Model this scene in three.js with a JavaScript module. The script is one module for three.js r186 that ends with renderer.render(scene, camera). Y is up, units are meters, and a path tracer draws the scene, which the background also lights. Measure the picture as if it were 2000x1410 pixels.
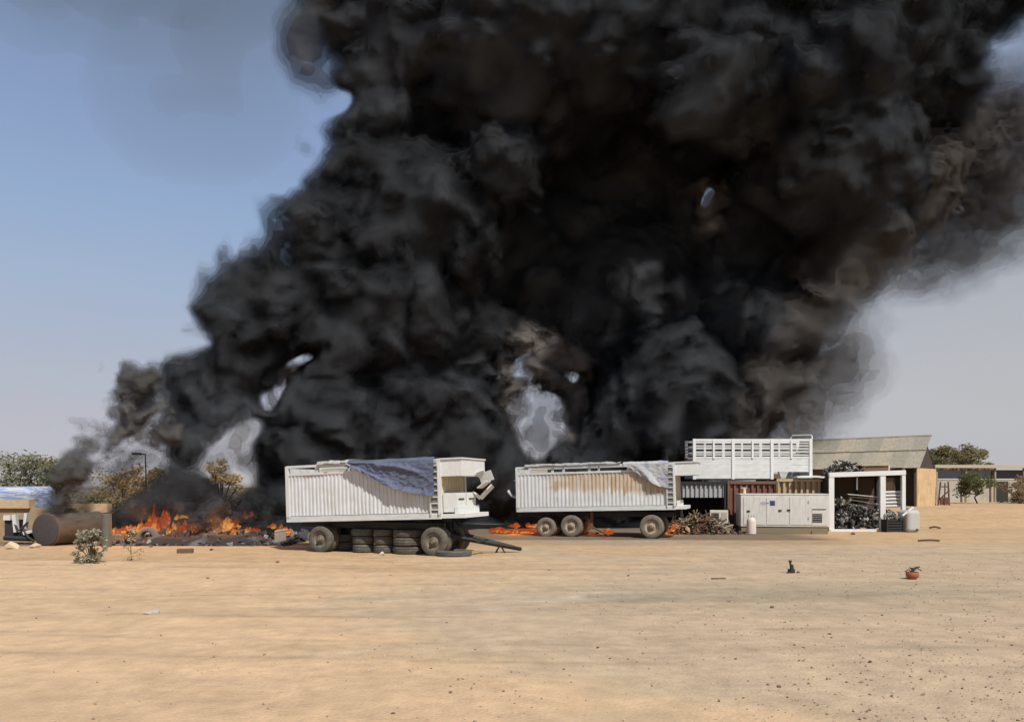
import * as THREE from 'three';
import { ImprovedNoise } from 'three/addons/math/ImprovedNoise.js';
import { mergeGeometries, mergeVertices, toCreasedNormals } from 'three/addons/utils/BufferGeometryUtils.js';
import { ConvexGeometry } from 'three/addons/geometries/ConvexGeometry.js';
import { RoundedBoxGeometry } from 'three/addons/geometries/RoundedBoxGeometry.js';

// ---------------------------------------------------------------- camera, sky, sun, exposure
const F = 1540, HORIZON = 950, EYE = 2.6;           // focal length and horizon in pixels of the 2000 x 1410 photograph, eye height in metres
const scene = new THREE.Scene();
const camera = new THREE.PerspectiveCamera(2 * Math.atan(705 / F) * 180 / Math.PI, 2000 / 1410, 0.1, 3000);
camera.position.set(0, EYE, 0);
camera.setViewOffset(2000, 1410, 0, -(HORIZON - 705), 2000, 1410);
const renderer = new THREE.WebGLRenderer();
renderer.toneMapping = THREE.LinearToneMapping;
renderer.toneMappingExposure = 1.0;
renderer.shadowMap.enabled = true;

const noiseGen = new ImprovedNoise();
const N3 = (x, y, z) => noiseGen.noise(x, y, z);
const clamp = (x, a, b) => Math.min(b, Math.max(a, x)), mix = (a, b, t) => a + (b - a) * t;
const sstep = (a, b, x) => { const t = clamp((x - a) / (b - a), 0, 1); return t * t * (3 - 2 * t); };
let seed = 12345;
const rnd = () => { seed = (seed + 0x6D2B79F5) | 0; let t = Math.imul(seed ^ (seed >>> 15), 1 | seed); t = (t + Math.imul(t ^ (t >>> 7), 61 | t)) ^ t; return ((t ^ (t >>> 14)) >>> 0) / 4294967296; };
const rr = (a, b) => a + (b - a) * rnd();
const fbm = (x, y, z, n = 4) => { let s = 0, a = 0.5; for (let i = 0; i < n; i++) { s += a * N3(x, y, z); x = x * 2.03 + 7.1; y = y * 2.03 + 3.7; z = z * 2.03 + 5.3; a *= 0.5; } return s; };
// a point of the place: pixel of the photograph and distance along the view
const at = (px, py, Z) => new THREE.Vector3((px - 1000) * Z / F, EYE + (HORIZON - py) * Z / F, -Z);
const gz = (py, h = 0) => (EYE - h) * F / (py - HORIZON);           // distance of a ground contact seen at row py

{ // dry-season sky: blue overhead, dusty pale at the horizon
  const W = 512, H = 256, d = new Float32Array(W * H * 4);
  const stops = [[0, [0.50, 0.49, 0.52]], [4, [0.49, 0.50, 0.56]], [7.4, [0.45, 0.49, 0.58]], [13, [0.36, 0.45, 0.61]], [18, [0.295, 0.41, 0.61]], [23, [0.25, 0.345, 0.55]], [31, [0.185, 0.26, 0.41]], [50, [0.14, 0.205, 0.35]], [90, [0.10, 0.17, 0.32]]];
  for (let r = 0; r < H; r++) {
    const el = (r + 0.5) / H * 180 - 90;
    for (let c = 0; c < W; c++) {
      const az = (c + 0.5) / W * 2 * Math.PI - Math.PI, i = (r * W + c) * 4;
      let col;
      if (el < 0) col = [0.42, 0.36, 0.28];
      else { let k = 0; while (k < stops.length - 2 && el > stops[k + 1][0]) k++; const t = clamp((el - stops[k][0]) / (stops[k + 1][0] - stops[k][0]), 0, 1); col = stops[k][1].map((v, j) => mix(v, stops[k + 1][1][j], t)); }
      const x = Math.cos(az) * Math.cos(el * Math.PI / 180), z = Math.sin(az) * Math.cos(el * Math.PI / 180), y = Math.sin(el * Math.PI / 180);
      const n = fbm(x * 2.2, y * 5, z * 2.2, 4) * 0.10, dust = 0.75 * sstep(0.0, 0.55, x / Math.hypot(x, z)) * (1 - sstep(10, 40, el)); if (el >= 0) { const g = (col[0] + col[1] + col[2]) / 3 * 0.95; col = col.map((v, j) => mix(v, g * [0.99, 1, 1.03][j], dust)); }
      for (let j = 0; j < 3; j++) d[i + j] = col[j] * (1 + n * (1 - 0.4 * j / 2));
      d[i + 3] = 1;
    }
  }
  const t = new THREE.DataTexture(d, W, H, THREE.RGBAFormat, THREE.FloatType);
  t.mapping = THREE.EquirectangularReflectionMapping; t.magFilter = THREE.LinearFilter; t.needsUpdate = true;
  scene.background = t; scene.environment = t;
}
const sun = new THREE.DirectionalLight(new THREE.Color(1, 0.958, 0.885), 4.9);
sun.position.set(35, 85, 30); sun.target.position.set(0, 0, -30);
sun.castShadow = true; sun.shadow.mapSize.set(4096, 4096);
Object.assign(sun.shadow.camera, { left: -70, right: 70, top: 70, bottom: -70, near: 1, far: 300 });
scene.add(sun, sun.target);

// ---------------------------------------------------------------- helpers
const used = {};
const numbered = (n) => { const k = used[n] = (used[n] ?? -1) + 1; return k ? n + '_' + String(k).padStart(3, '0') : n; };
function tag(o, label, category, group, kind) { if (label) o.userData.label = label; if (category) o.userData.category = category; if (group) o.userData.group = group; if (kind) o.userData.kind = kind; return o; }
function thing(name, label, category, pos = [0, 0, 0], turn = 0, group) { const o = new THREE.Group(); o.name = numbered(name); o.position.set(...pos); o.rotation.y = turn; scene.add(o); return tag(o, label, category, group); }
function part(name, geos, m, parent) { const list = [].concat(geos); const o = new THREE.Mesh(list.length > 1 ? merge(list) : list[0], m); o.name = parent === scene ? numbered(name) : name; o.castShadow = o.receiveShadow = true; parent.add(o); return o; }
function merge(list) { const l = list.map((g) => { let h = g.index ? g.toNonIndexed() : g; if (h === g) h = g.clone(); for (const k of Object.keys(h.attributes)) if (!['position', 'normal', 'uv'].includes(k)) h.deleteAttribute(k); if (!h.attributes.uv) h.setAttribute('uv', new THREE.BufferAttribute(new Float32Array(h.attributes.position.count * 2), 2)); h.morphAttributes = {}; return h; }); return mergeGeometries(l); }
function bx(w, h, d, x = 0, y = 0, z = 0, ry = 0, rx = 0, rz = 0) { const g = new THREE.BoxGeometry(w, h, d); g.applyMatrix4(new THREE.Matrix4().makeRotationFromEuler(new THREE.Euler(rx, ry, rz))); return g.translate(x, y, z); }
function tube(pts, r, n = 6, seg) { const c = new THREE.CatmullRomCurve3(pts.map((p) => p.isVector3 ? p : new THREE.Vector3(...p)), false, 'catmullrom', 0.1); return new THREE.TubeGeometry(c, seg ?? Math.max(1, (pts.length - 1) * 4), r, n); }
function rod(a, b, r, n = 6, r2 = r) { const A = new THREE.Vector3(...a), B = new THREE.Vector3(...b), g = new THREE.CylinderGeometry(r2, r, A.distanceTo(B), n); g.applyQuaternion(new THREE.Quaternion().setFromUnitVectors(new THREE.Vector3(0, 1, 0), B.clone().sub(A).normalize())); return g.translate((A.x + B.x) / 2, (A.y + B.y) / 2, (A.z + B.z) / 2); }
function beam(a, b, w, h) { const A = new THREE.Vector3(...a), B = new THREE.Vector3(...b), g = new THREE.BoxGeometry(w, A.distanceTo(B), h); g.applyQuaternion(new THREE.Quaternion().setFromUnitVectors(new THREE.Vector3(0, 1, 0), B.clone().sub(A).normalize())); return g.translate((A.x + B.x) / 2, (A.y + B.y) / 2, (A.z + B.z) / 2); }
const lin2s = (c) => Math.round(255 * clamp(c <= 0.0031308 ? c * 12.92 : 1.055 * Math.pow(c, 1 / 2.4) - 0.055, 0, 1));
function tex(w, h, fn, repeat, data) { // fn(u, v) gives a linear colour (or one number for data maps)
  const d = new Uint8Array(w * h * 4);
  for (let y = 0; y < h; y++) for (let x = 0; x < w; x++) { const c = fn((x + 0.5) / w, (y + 0.5) / h), i = (y * w + x) * 4; for (let j = 0; j < 3; j++) d[i + j] = data ? Math.round(255 * clamp(c, 0, 1)) : lin2s(c[j]); d[i + 3] = 255; }
  const t = new THREE.DataTexture(d, w, h); t.magFilter = THREE.LinearFilter; t.wrapS = t.wrapT = THREE.RepeatWrapping; if (!data) t.colorSpace = THREE.SRGBColorSpace; if (repeat) t.repeat.set(...repeat); t.needsUpdate = true; return t;
}
const lc = (c) => new THREE.Color().setRGB(...c);
const std = (c, roughness = 0.85, o = {}) => new THREE.MeshStandardMaterial({ color: lc(c), roughness, ...o });
// weathered paint: streaks run down, rust breaks through in grains
function weathered(base, dirt, rust, amtDirt, amtRust, sx = 3, sy = 1, off = 0) {
  return tex(256, 128, (u, v) => {
    const streak = fbm(u * 22 * sx / 3, v * 1.6 * sy + off, off + 3, 4), patch = fbm(u * 4 * sx / 3 + off, v * 3 * sy, off, 4), grain = N3(u * 120, v * 60, off + 9);
    const d = clamp(amtDirt * (0.5 + 1.6 * streak + 0.8 * patch), 0, 0.95), r = clamp((patch + 0.5 * streak + 0.25 * grain - (0.5 - amtRust)) * 4, 0, 1);
    return [0, 1, 2].map((j) => mix(mix(base[j], dirt[j], d), rust[j], r) * (1 + 0.05 * grain));
  });
}
const rubberTex = weathered([0.072, 0.066, 0.058], [0.19, 0.16, 0.115], [0.12, 0.10, 0.07], 0.45, 0.05, 3, 3, 2);
const M = {
  rubber: std([1, 1, 1], 0.9, { map: rubberTex }), dustyRubber: std([1, 1, 1], 0.95, { map: weathered([0.13, 0.11, 0.085], [0.24, 0.19, 0.13], [0.1, 0.085, 0.065], 0.5, 0.1, 3, 3, 4) }),
  rim: std([0.16, 0.14, 0.11], 0.7, { metalness: 0.2 }), dustyRim: std([0.33, 0.26, 0.18], 0.85), hub: std([0.20, 0.16, 0.11], 0.6, { metalness: 0.3 }), darkSteel: std([0.035, 0.032, 0.03], 0.7, { metalness: 0.3 }),
  white: std([1, 1, 1], 0.6, { map: weathered([0.60, 0.61, 0.605], [0.42, 0.40, 0.35], [0.24, 0.15, 0.085], 0.45, 0.03, 2, 1, 5) }),
  whiteClean: std([1, 1, 1], 0.55, { map: weathered([0.66, 0.67, 0.66], [0.48, 0.46, 0.41], [0.26, 0.17, 0.10], 0.4, 0.03, 2, 2, 7) }), cream: std([1, 1, 1], 0.8, { map: weathered([0.62, 0.54, 0.40], [0.45, 0.36, 0.24], [0.3, 0.2, 0.12], 0.4, 0, 2, 2, 6) }),
  black: std([0.02, 0.02, 0.02], 0.8), soot: std([0.025, 0.023, 0.021], 0.95), rust: std([1, 1, 1], 0.9, { map: weathered([0.16, 0.08, 0.05], [0.08, 0.05, 0.035], [0.24, 0.12, 0.06], 0.5, 0.2, 3, 3, 8) }),
};
// ---------------------------------------------------------------- ground
const groundY = (x, Z) => 1.08 * sstep(47, 59, Z) * sstep(15, 23, x) + 0.035 * fbm(x * 0.25, 2, Z * 0.25, 3) * sstep(2, 9, Z);
const onGround = (px, py) => { let Z = gz(py); for (let i = 0; i < 6; i++) { const x = (px - 1000) * Z / F; Z = gz(py, groundY(x, Z)); } const x = (px - 1000) * Z / F; return [x, groundY(x, Z), -Z]; };
{
  const xs = [], zs = [], RUTS = []; // wheel ruts: distance at x = 0, slope, curvature, half width
  for (const [z0, sl, cv, wd] of [[14.2, 0.03, 0.002, 0.13], [15.9, 0.035, 0.002, 0.13], [19.4, 0.10, -0.001, 0.16], [21.2, 0.11, -0.001, 0.16], [24.6, -0.05, 0.003, 0.2], [26.6, -0.05, 0.003, 0.2], [11.6, -0.06, 0.004, 0.1], [13.0, -0.06, 0.004, 0.1], [29.2, 0.08, 0, 0.22], [17.3, 0.16, 0.001, 0.14]]) RUTS.push([z0, sl, cv, wd]);
  for (let x = -1500; x < -60; x += 240) xs.push(x);
  for (let x = -60; x < -26; x += 2) xs.push(x);
  for (let x = -26; x <= 34; x += 0.2) xs.push(x);
  for (let x = 36; x <= 70; x += 2) xs.push(x);
  for (let x = 100; x <= 1600; x += 250) xs.push(x);
  for (let z = -60; z < 5; z += 5) zs.push(z);
  for (let z = 5; z < 20; z += 0.12) zs.push(z);
  for (let z = 20; z < 60; z += 0.3) zs.push(z);
  for (let z = 60; z < 120; z += 3) zs.push(z);
  for (let z = 120; z < 2500; z += 300) zs.push(z);
  const nx = xs.length, nz = zs.length, pos = new Float32Array(nx * nz * 3), uv = new Float32Array(nx * nz * 2), col = new Float32Array(nx * nz * 3), idx = [];
  for (let k = 0; k < nz; k++) for (let i = 0; i < nx; i++) {
    const o = k * nx + i, x = xs[i], Z = zs[k], y = groundY(x, Z);
    pos.set([x, y, -Z], o * 3); uv.set([x / 7 + 0.13 * fbm(x * 0.11, 1, Z * 0.11, 2), Z / 7 + 0.13 * fbm(x * 0.11, 8, Z * 0.11, 2)], o * 2);
    // kinds of soil: pale sand, ochre dust, grey gravel, dark oily earth round the fires
    const n1 = fbm(x * 0.10 + 4, 0.5, Z * 0.16, 5), n2 = fbm(x * 0.4, 6.5, Z * 0.6, 5), n3 = fbm(x * 0.09, 11, Z * 0.3 + 0.02 * x, 5);
    let c = [0.575, 0.395, 0.232];
    const ochre = clamp(sstep(-0.05, 0.35, n3 + 0.55 * sstep(22, 31, Z) - 0.15 + 0.9 * sstep(15, 22, x) * sstep(38, 44, Z)) * 0.8, 0, 1); c = c.map((v, j) => mix(v, [0.48, 0.315, 0.165][j], ochre));
    const gravel = clamp(sstep(-0.25, 0.25, n1 + 0.5 * n2 + 0.075 * (x + 1.2) - 0.30 * sstep(25, 31, Z) - 0.9 * sstep(34, 42, Z) * sstep(10, 20, x) - 0.03 * Math.max(0, 13 - Z)) * 0.9, 0, 1) * (1 - 0.95 * sstep(31, 39, Z) * sstep(7, 14, x)); c = c.map((v, j) => mix(v, [0.455, 0.345, 0.228][j], gravel));
    const band = Math.exp(-(((Z - 18.5 - 0.12 * (x - 3) + 1.2 * n2) / 1.7) ** 2)) * sstep(-1, 3, x) * (1 - sstep(9, 14, x)); c = c.map((v, j) => mix(v, [0.30, 0.255, 0.17][j], clamp(band * (0.75 + n2), 0, 0.8)));
    const pale = Math.exp(-(((Z - 18.3 - 0.55 * (x - 0.8) + 1.6 * n2 + 0.8 * fbm(x * 1.3, 2, Z * 1.3, 3)) / 0.6) ** 2)) * sstep(-0.6, 0.6, x + 2 * n2) * (1 - sstep(1.6, 3.2, x + 2 * n2)) * (0.6 + fbm(x * 2.5, 9, Z * 2.5, 3)); c = c.map((v, j) => mix(v, [0.56, 0.47, 0.34][j], clamp(pale, 0, 0.8)));
    let rut = 0; for (const [z0, sl, cv, wd] of RUTS) { const zc = z0 + sl * x + cv * x * x + 0.25 * N3(x * 0.2, z0, 1); rut = Math.max(rut, Math.exp(-(((Z - zc) / wd) ** 2)) * sstep(-0.35, 0.25, N3(x * 0.35, z0 * 3, 7))); } c = c.map((v, j) => mix(v, [0.27, 0.20, 0.125][j], 0.42 * rut));
    const track = sstep(0.14, 0.3, Math.abs(N3(x * 0.05, 4.2, Z * 0.75 - 0.07 * x)) ) ; c = c.map((v) => v * (1 - 0.07 * track));
    const oil = sstep(0.0, 1, (sstep(33, 36, Z) + sstep(-0.1, 0.3, n2) * 0.3) * (1 - sstep(14, 18, x)) * (Z > 32 ? 1 : 0) - 0.15); c = c.map((v, j) => mix(v, [0.10, 0.075, 0.05][j], clamp(oil * 0.85, 0, 0.85) * (x < -12 || Z > 38 ? 1 : 0.35)));
    const m = 1 + 0.34 * fbm(x * 1.3, 3, Z * 1.3, 4) * (Z < 60 ? 1 : 0); col.set(c.map((v) => v * m), o * 3);
    if (i < nx - 1 && k < nz - 1) idx.push(o, o + 1, o + nx, o + 1, o + nx + 1, o + nx);
  }
  const g = new THREE.BufferGeometry(); g.setAttribute('position', new THREE.BufferAttribute(pos, 3)); g.setAttribute('uv', new THREE.BufferAttribute(uv, 2)); g.setAttribute('color', new THREE.BufferAttribute(col, 3)); g.setIndex(idx); g.computeVertexNormals();
  const S = 1024, wrap = (fn) => (u, v) => { const a = sstep(0, 0.25, u), b = sstep(0, 0.25, v); return mix(mix(fn(u + 1, v + 1), fn(u, v + 1), a), mix(fn(u + 1, v), fn(u, v), a), b); };
  const grainA = wrap((u, v) => fbm(u * 26, v * 26, 1, 5)), grainB = wrap((u, v) => N3(u * 150, v * 150, 5)), speck = wrap((u, v) => N3(u * 210, v * 210, 8) + 0.4 * N3(u * 40, v * 40, 2));
  const map = tex(S, S, (u, v) => { const a = grainA(u, v), b = grainB(u, v), s = sstep(0.62, 0.85, speck(u, v)); const k = 0.92 + 0.26 * a + 0.11 * b - 0.35 * s; return [k, k * 0.99, k * 0.98]; });
  const bump = tex(S, S, (u, v) => 0.5 + 0.4 * grainA(u, v) + 0.16 * grainB(u, v) + 0.25 * sstep(0.6, 0.85, speck(u, v)), null, true);
  const m = new THREE.MeshStandardMaterial({ map, vertexColors: true, roughness: 0.97, bumpMap: bump, bumpScale: 0.025 });
  const o = part('ground', g, m, scene); o.userData.kind = 'structure';
}
const rockGeo = (() => { const list = []; for (let v = 0; v < 4; v++) { const pts = []; for (let i = 0; i < 14; i++) { const a = rnd() * 6.28, b = Math.acos(rr(-1, 1)); pts.push(new THREE.Vector3(Math.sin(b) * Math.cos(a), 0.7 * Math.cos(b), Math.sin(b) * Math.sin(a)).multiplyScalar(rr(0.8, 1.1))); } list.push(new ConvexGeometry(pts)); } return list; })();
{ // loose grit, thicker in front on the right
  const m = std([1, 1, 1], 0.95), n = 6500, o = new THREE.InstancedMesh(rockGeo[0], m, n), q = new THREE.Object3D(), c = new THREE.Color();
  for (let i = 0; i < n; i++) {
    let x, Z; do { Z = 7.5 + 24 * Math.pow(rnd(), 1.7); x = rr(-0.68, 0.68) * Z; } while (rnd() > 0.07 + 0.93 * sstep(-0.15, 0.5, fbm(x * 0.3, 4, Z * 0.3, 3) + 0.08 * x - 0.02 * Math.max(0, Z - 12)));
    const s = 0.007 + 0.024 * Math.pow(rnd(), 5); q.position.set(x, groundY(x, Z) + s * 0.2, -Z); q.rotation.set(rnd(), rnd() * 6.28, rnd()); q.scale.set(s, s * 0.6, s * rr(0.7, 1.2)); q.updateMatrix(); o.setMatrixAt(i, q.matrix);
    const t = rnd(); c.setRGB(...(t < 0.4 ? [0.23, 0.165, 0.105] : t < 0.8 ? [0.32, 0.23, 0.145] : [0.42, 0.34, 0.25])); o.setColorAt(i, c);
  }
  o.name = 'gravel'; tag(o, 'loose dark grit scattered over the sandy yard', 'gravel', null, 'stuff'); scene.add(o);
}
// ---------------------------------------------------------------- wheels and tyres
function tyreGeo(R, w, hole = 0.56) { // axis along y, standing on y = 0
  const pr = [[hole * R, 0.12 * w], [hole * R, 0.88 * w], [0.66 * R, w], [0.88 * R, 0.97 * w], [0.98 * R, 0.86 * w], [R, 0.72 * w], [0.965 * R, 0.69 * w], [0.965 * R, 0.66 * w], [R, 0.63 * w], [R, 0.37 * w], [0.965 * R, 0.34 * w], [0.965 * R, 0.31 * w], [R, 0.28 * w], [0.98 * R, 0.14 * w], [0.88 * R, 0.03 * w], [0.66 * R, 0], [hole * R, 0.12 * w]];
  return new THREE.LatheGeometry(pr.map(([x, y]) => new THREE.Vector2(x, y)).reverse(), 30);
}
function wheel(parent, R, w, x, z, sink, rub, rimM) { // axis along local z, its outer face towards +z
  const g = new THREE.Group(); g.name = 'wheel'; g.position.set(x, R - sink, z); parent.add(g);
  part('tyre', tyreGeo(R, w).rotateX(Math.PI / 2).translate(0, 0, -w), rub, g);
  const pr = [[0.57 * R, -0.12 * w], [0.50 * R, -0.14 * w], [0.47 * R, -0.34 * w], [0.34 * R, -0.40 * w], [0.30 * R, -0.2 * w], [0.16 * R, -0.18 * w], [0.14 * R, 0.02], [0, 0.03]];
  part('rim', new THREE.LatheGeometry(pr.map(([a, b]) => new THREE.Vector2(a, b)), 24).rotateX(Math.PI / 2), rimM, g);
  const hub = [new THREE.CylinderGeometry(0.12 * R, 0.14 * R, 0.09, 12).rotateX(Math.PI / 2).translate(0, 0, 0.03)];
  for (let i = 0; i < 8; i++) hub.push(new THREE.CylinderGeometry(0.03 * R, 0.03 * R, 0.05, 6).rotateX(Math.PI / 2).translate(0.23 * R * Math.cos(i * 0.785), 0.23 * R * Math.sin(i * 0.785), -0.17 * w));
  part('hub', hub, M.hub, g);
  return g;
}
function corrugated(w, h, pitch, depth, duty = 0.5) { // standing sheet, ribs along y, facing +z, from x = 0 to w; uv 0 to 1
  const pts = [], n = Math.round(w / pitch), p = w / n;
  for (let i = 0; i < n; i++) for (const [t, d] of [[0, 0], [duty * 0.36, 0], [duty * 0.5, 1], [0.5 + duty * 0.36 + 0.06, 1], [0.5 + duty * 0.5 + 0.06, 0]]) pts.push([(i + t) * p, -d * depth]);
  pts.push([w, 0]);
  const pos = [], uv = [];
  const ROWS = h > 1 ? 7 : 1, dent = (x, y) => (ROWS > 1 ? 0.03 * N3(x * 0.9, y * 1.1, w) + 0.012 * N3(x * 3, y * 2.5, w) : 0); // knocked about
  for (let i = 0; i < pts.length - 1; i++) for (let r = 0; r < ROWS; r++) { const [x0, z0] = pts[i], [x1, z1] = pts[i + 1], a = r * h / ROWS, b = (r + 1) * h / ROWS; for (const [x, y, z] of [[x0, a, z0], [x1, a, z1], [x1, b, z1], [x0, a, z0], [x1, b, z1], [x0, b, z0]]) { pos.push(x, y, z + Math.min(0.02, dent(x, y))); uv.push(x / w, y / h); } }
  const g = new THREE.BufferGeometry(); g.setAttribute('position', new THREE.Float32BufferAttribute(pos, 3)); g.setAttribute('uv', new THREE.Float32BufferAttribute(uv, 2)); g.computeVertexNormals(); return g;
}
// ---------------------------------------------------------------- the two cargo trailers
function trailer(o) {
  const { L, H, b0, pitch, W = 2.4 } = o, t = thing('cargo_trailer', o.label, 'trailer', o.pos, -o.yaw, null);
  const tilt = new THREE.Matrix4().makeTranslation(0, b0, 0).multiply(new THREE.Matrix4().makeRotationZ(pitch)), P = (name, geos, m, parent = t) => part(name, [].concat(geos).map((g) => g.applyMatrix4(tilt)), m, parent);
  const panelH = o.panelH, rail = 0.1;
  P('side_panel', corrugated(L - 0.16, panelH - 0.24, o.ribs, 0.028).translate(0.08, 0.24, -0.02), o.sideMat);
  P('side_panel', corrugated(L - 0.16, panelH - 0.24, o.ribs, 0.05).rotateY(Math.PI).translate(L - 0.08, 0.24, -W + 0.02), M.white);
  P('rear_panel', corrugated(W - 0.2, H - 0.34, 0.2, 0.05).rotateY(-Math.PI / 2).translate(0.03, 0.24, -W + 0.1), M.white);
  P('front_panel', corrugated(W - 0.2, H - 0.3, 0.2, 0.04).rotateY(Math.PI / 2).translate(L - 0.03, 0.24, -0.1), M.cream);
  P('floor', bx(L - 0.1, 0.06, W - 0.1, L / 2, 0.2, -W / 2), M.darkSteel);
  for (const z of [-0.03, -W + 0.03]) { P('bottom_rail', bx(L, 0.22, 0.1, L / 2, 0.11, z), M.white); P('side_rail', bx(L - 0.2, rail, 0.07, L / 2, panelH + 0.05, z), M.white); P('top_rail', bx(L - 0.1, rail, 0.08, L / 2, H - 0.05, z), M.white); }
  for (const x of [0.06, L - 0.06]) for (const z of [-0.05, -W + 0.05]) P('corner_post', bx(0.14, H - 0.13, 0.14, x, (H - 0.1) / 2 + 0.1, z), M.white);
  for (const x of o.posts) for (const z of [-0.04, -W + 0.04]) P('post', bx(0.13, H - panelH - 0.2, 0.09, x, (H + panelH) / 2, z), M.white);
  if (o.infill) P('upper_panel', bx(o.infill[1] - o.infill[0], H - panelH - 0.24, 0.03, (o.infill[0] + o.infill[1]) / 2, (H + panelH) / 2, -W + 0.1), M.cream);
  for (const x of o.hoops) P('roof_bow', tube([[x, H - 0.05, -0.06], [x, H + 0.06, -W * 0.3], [x, H + 0.06, -W * 0.7], [x, H - 0.05, -W + 0.06]], 0.03), M.darkSteel);
  // headboard
  P('peak_box', [bx(o.peak, 0.62, W - 0.1, L + o.peak / 2, H - 0.36, -W / 2), bx(o.peak + 0.08, 0.05, W, L + o.peak / 2, H - 0.02, -W / 2)], M.whiteClean);
  for (const z of o.lockers ?? []) { const lk = P('locker', bx(0.55, 0.72, 0.86, L + 0.28, 0.6, z), M.whiteClean); P('locker_handle', bx(0.02, 0.05, 0.5, L + 0.57, 0.72, z), M.black, lk); }
  P('platform', [bx(o.step, 0.16, W - 0.05, L + o.step / 2, 0.1, -W / 2), bx(0.12, 0.3, W - 0.3, L + o.step - 0.4, 0.3, -W / 2)], M.whiteClean);
  { const x0 = L - 0.40, geos = [bx(0.05, H - 0.3, 0.05, x0, H / 2, 0.05), bx(0.05, H - 0.3, 0.05, x0 + 0.34, H / 2, 0.05)]; for (let k = 0; k < 8; k++) geos.push(bx(0.3, 0.045, 0.045, x0 + 0.17, 0.35 + k * (H - 0.6) / 7, 0.05)); P('ladder', geos, M.white); P('ladder_back', bx(0.36, H - 0.3, 0.01, x0 + 0.17, H / 2, 0.012), std([0.17, 0.165, 0.15], 0.9)); }
  for (const f of o.flaps ?? []) P('bent_flap', f, M.white);
  // running gear
  for (const z of [-0.75, -W + 0.75]) part('chassis_beam', bx(L - 0.4, 0.24, 0.12, L / 2, b0 - 0.08, z), M.darkSteel, t);
  for (const [x, R, sink] of o.wheels) { for (const z of [-0.04, -0.40, -W + 0.04 + 0.66, -W + 0.3]) wheel(t, R, 0.3, x, z, sink, o.rubber, o.rimM); part('axle', [rod([x, R - sink, -0.3], [x, R - sink, -W + 0.3], 0.08), bx(0.9, 0.10, 0.1, x, R + 0.2, -0.8), bx(0.9, 0.10, 0.1, x, R + 0.2, -W + 0.8), bx(0.15, b0 - R, 0.3, x, (b0 + R) / 2, -0.8), bx(0.15, b0 - R, 0.3, x, (b0 + R) / 2, -W + 0.8)], M.darkSteel, t); }
  t.updateMatrixWorld(true); t.userData.tilt = tilt; delete t.userData.tilt; return { t, tilt };
}
const sideTex1 = tex(512, 128, (u, v) => {
  const streak = fbm(u * 46, v * 1.4, 3, 4), patch = fbm(u * 7, v * 4, 1, 4), g = N3(u * 190, v * 50, 2);
  const under = sstep(0.45, 0.95, v - 0.42 * sstep(0.9, 0.5, u) * (u < 0.9 ? 1 : 0) + 0.5 * (u - 0.55) + 0.5 * streak) * sstep(0.38, 0.6, u) * 0.5; // dusty run-off below the sheet
  const d = clamp(0.22 + 0.7 * streak + 0.5 * patch, 0, 0.7), k = 1 + 0.05 * g;
  return [0, 1, 2].map((j) => mix(mix([0.60, 0.62, 0.64][j], [0.45, 0.43, 0.385][j], d), [0.48, 0.38, 0.24][j], clamp(under, 0, 0.8)) * k);
});
const sideTex2 = tex(512, 128, (u, v) => {
  const streak = fbm(u * 52, v * 1.2, 13, 4), patch = fbm(u * 6, v * 3, 11, 4), g = N3(u * 190, v * 50, 12);
  const lower = 0.50 - 0.10 * sstep(0.25, 0.45, u) + 0.05 * fbm(u * 30, 2, 3, 3) - 0.08 * (u > 0.75 ? 1 : 0);
  const stain = sstep(lower - 0.06, lower + 0.14, v + 0.30 * streak) * sstep(0.16, 0.32, u + 0.12 * patch) * (0.9 + 0.9 * streak + 0.5 * patch);
  const r = clamp(stain, 0, 0.95), dk = clamp((streak - 0.12) * 3, 0, 0.5) * r, d = clamp(0.2 + 0.7 * streak + 0.4 * patch, 0, 0.7);
  return [0, 1, 2].map((j) => mix(mix(mix([0.60, 0.61, 0.615][j], [0.45, 0.42, 0.36][j], d), [0.47, 0.355, 0.235][j], r), [0.25, 0.16, 0.09][j], dk) * (1 + 0.05 * g));
});
const mkFlap = (pts, w) => { const g = new THREE.BufferGeometry(), pos = [], idx = []; pts.forEach(([x, y, z], i) => { pos.push(x, y, z, x, y + 0.02, z - w); if (i) { const o = i * 2; idx.push(o - 2, o, o - 1, o - 1, o, o + 1); } }); g.setAttribute('position', new THREE.Float32BufferAttribute(pos, 3)); g.setIndex(idx); const h = g.toNonIndexed(); h.computeVertexNormals(); return h; };
const slab = (pts, w, th) => merge(pts.slice(1).map((p, i) => { const a = pts[i]; return beam(a, p, th, w); }));
const t1 = trailer({ label: 'large white corrugated cargo trailer under a sagging blue sheet, in front of the smoke', pos: [-9.03, 0, -31.6], yaw: 20 * Math.PI / 180, L: 6.82, H: 2.25, b0: 1.16, pitch: 0.034, panelH: 1.85, ribs: 0.17, sideMat: std([1, 1, 1], 0.6, { map: sideTex1 }), posts: [1.45, 3.1, 4.8], infill: [0.15, 1.4], hoops: [1.5, 3, 4.5, 6], peak: 0.85, lockers: [-0.62, -1.6], step: 0.95,
  wheels: [[1.49, 0.53, 0.02], [6.45, 0.55, 0.02]], rubber: M.rubber, rimM: M.rim,
  flaps: [slab([[7.68, 1.62, -1.5], [7.95, 1.72, -1.6], [8.05, 1.36, -1.7], [7.7, 1.12, -1.7]], 0.55, 0.04), slab([[7.3, 0.95, -1.9], [7.6, 0.72, -2.0], [8.05, 1.2, -2.2]], 0.35, 0.05)] });
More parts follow.
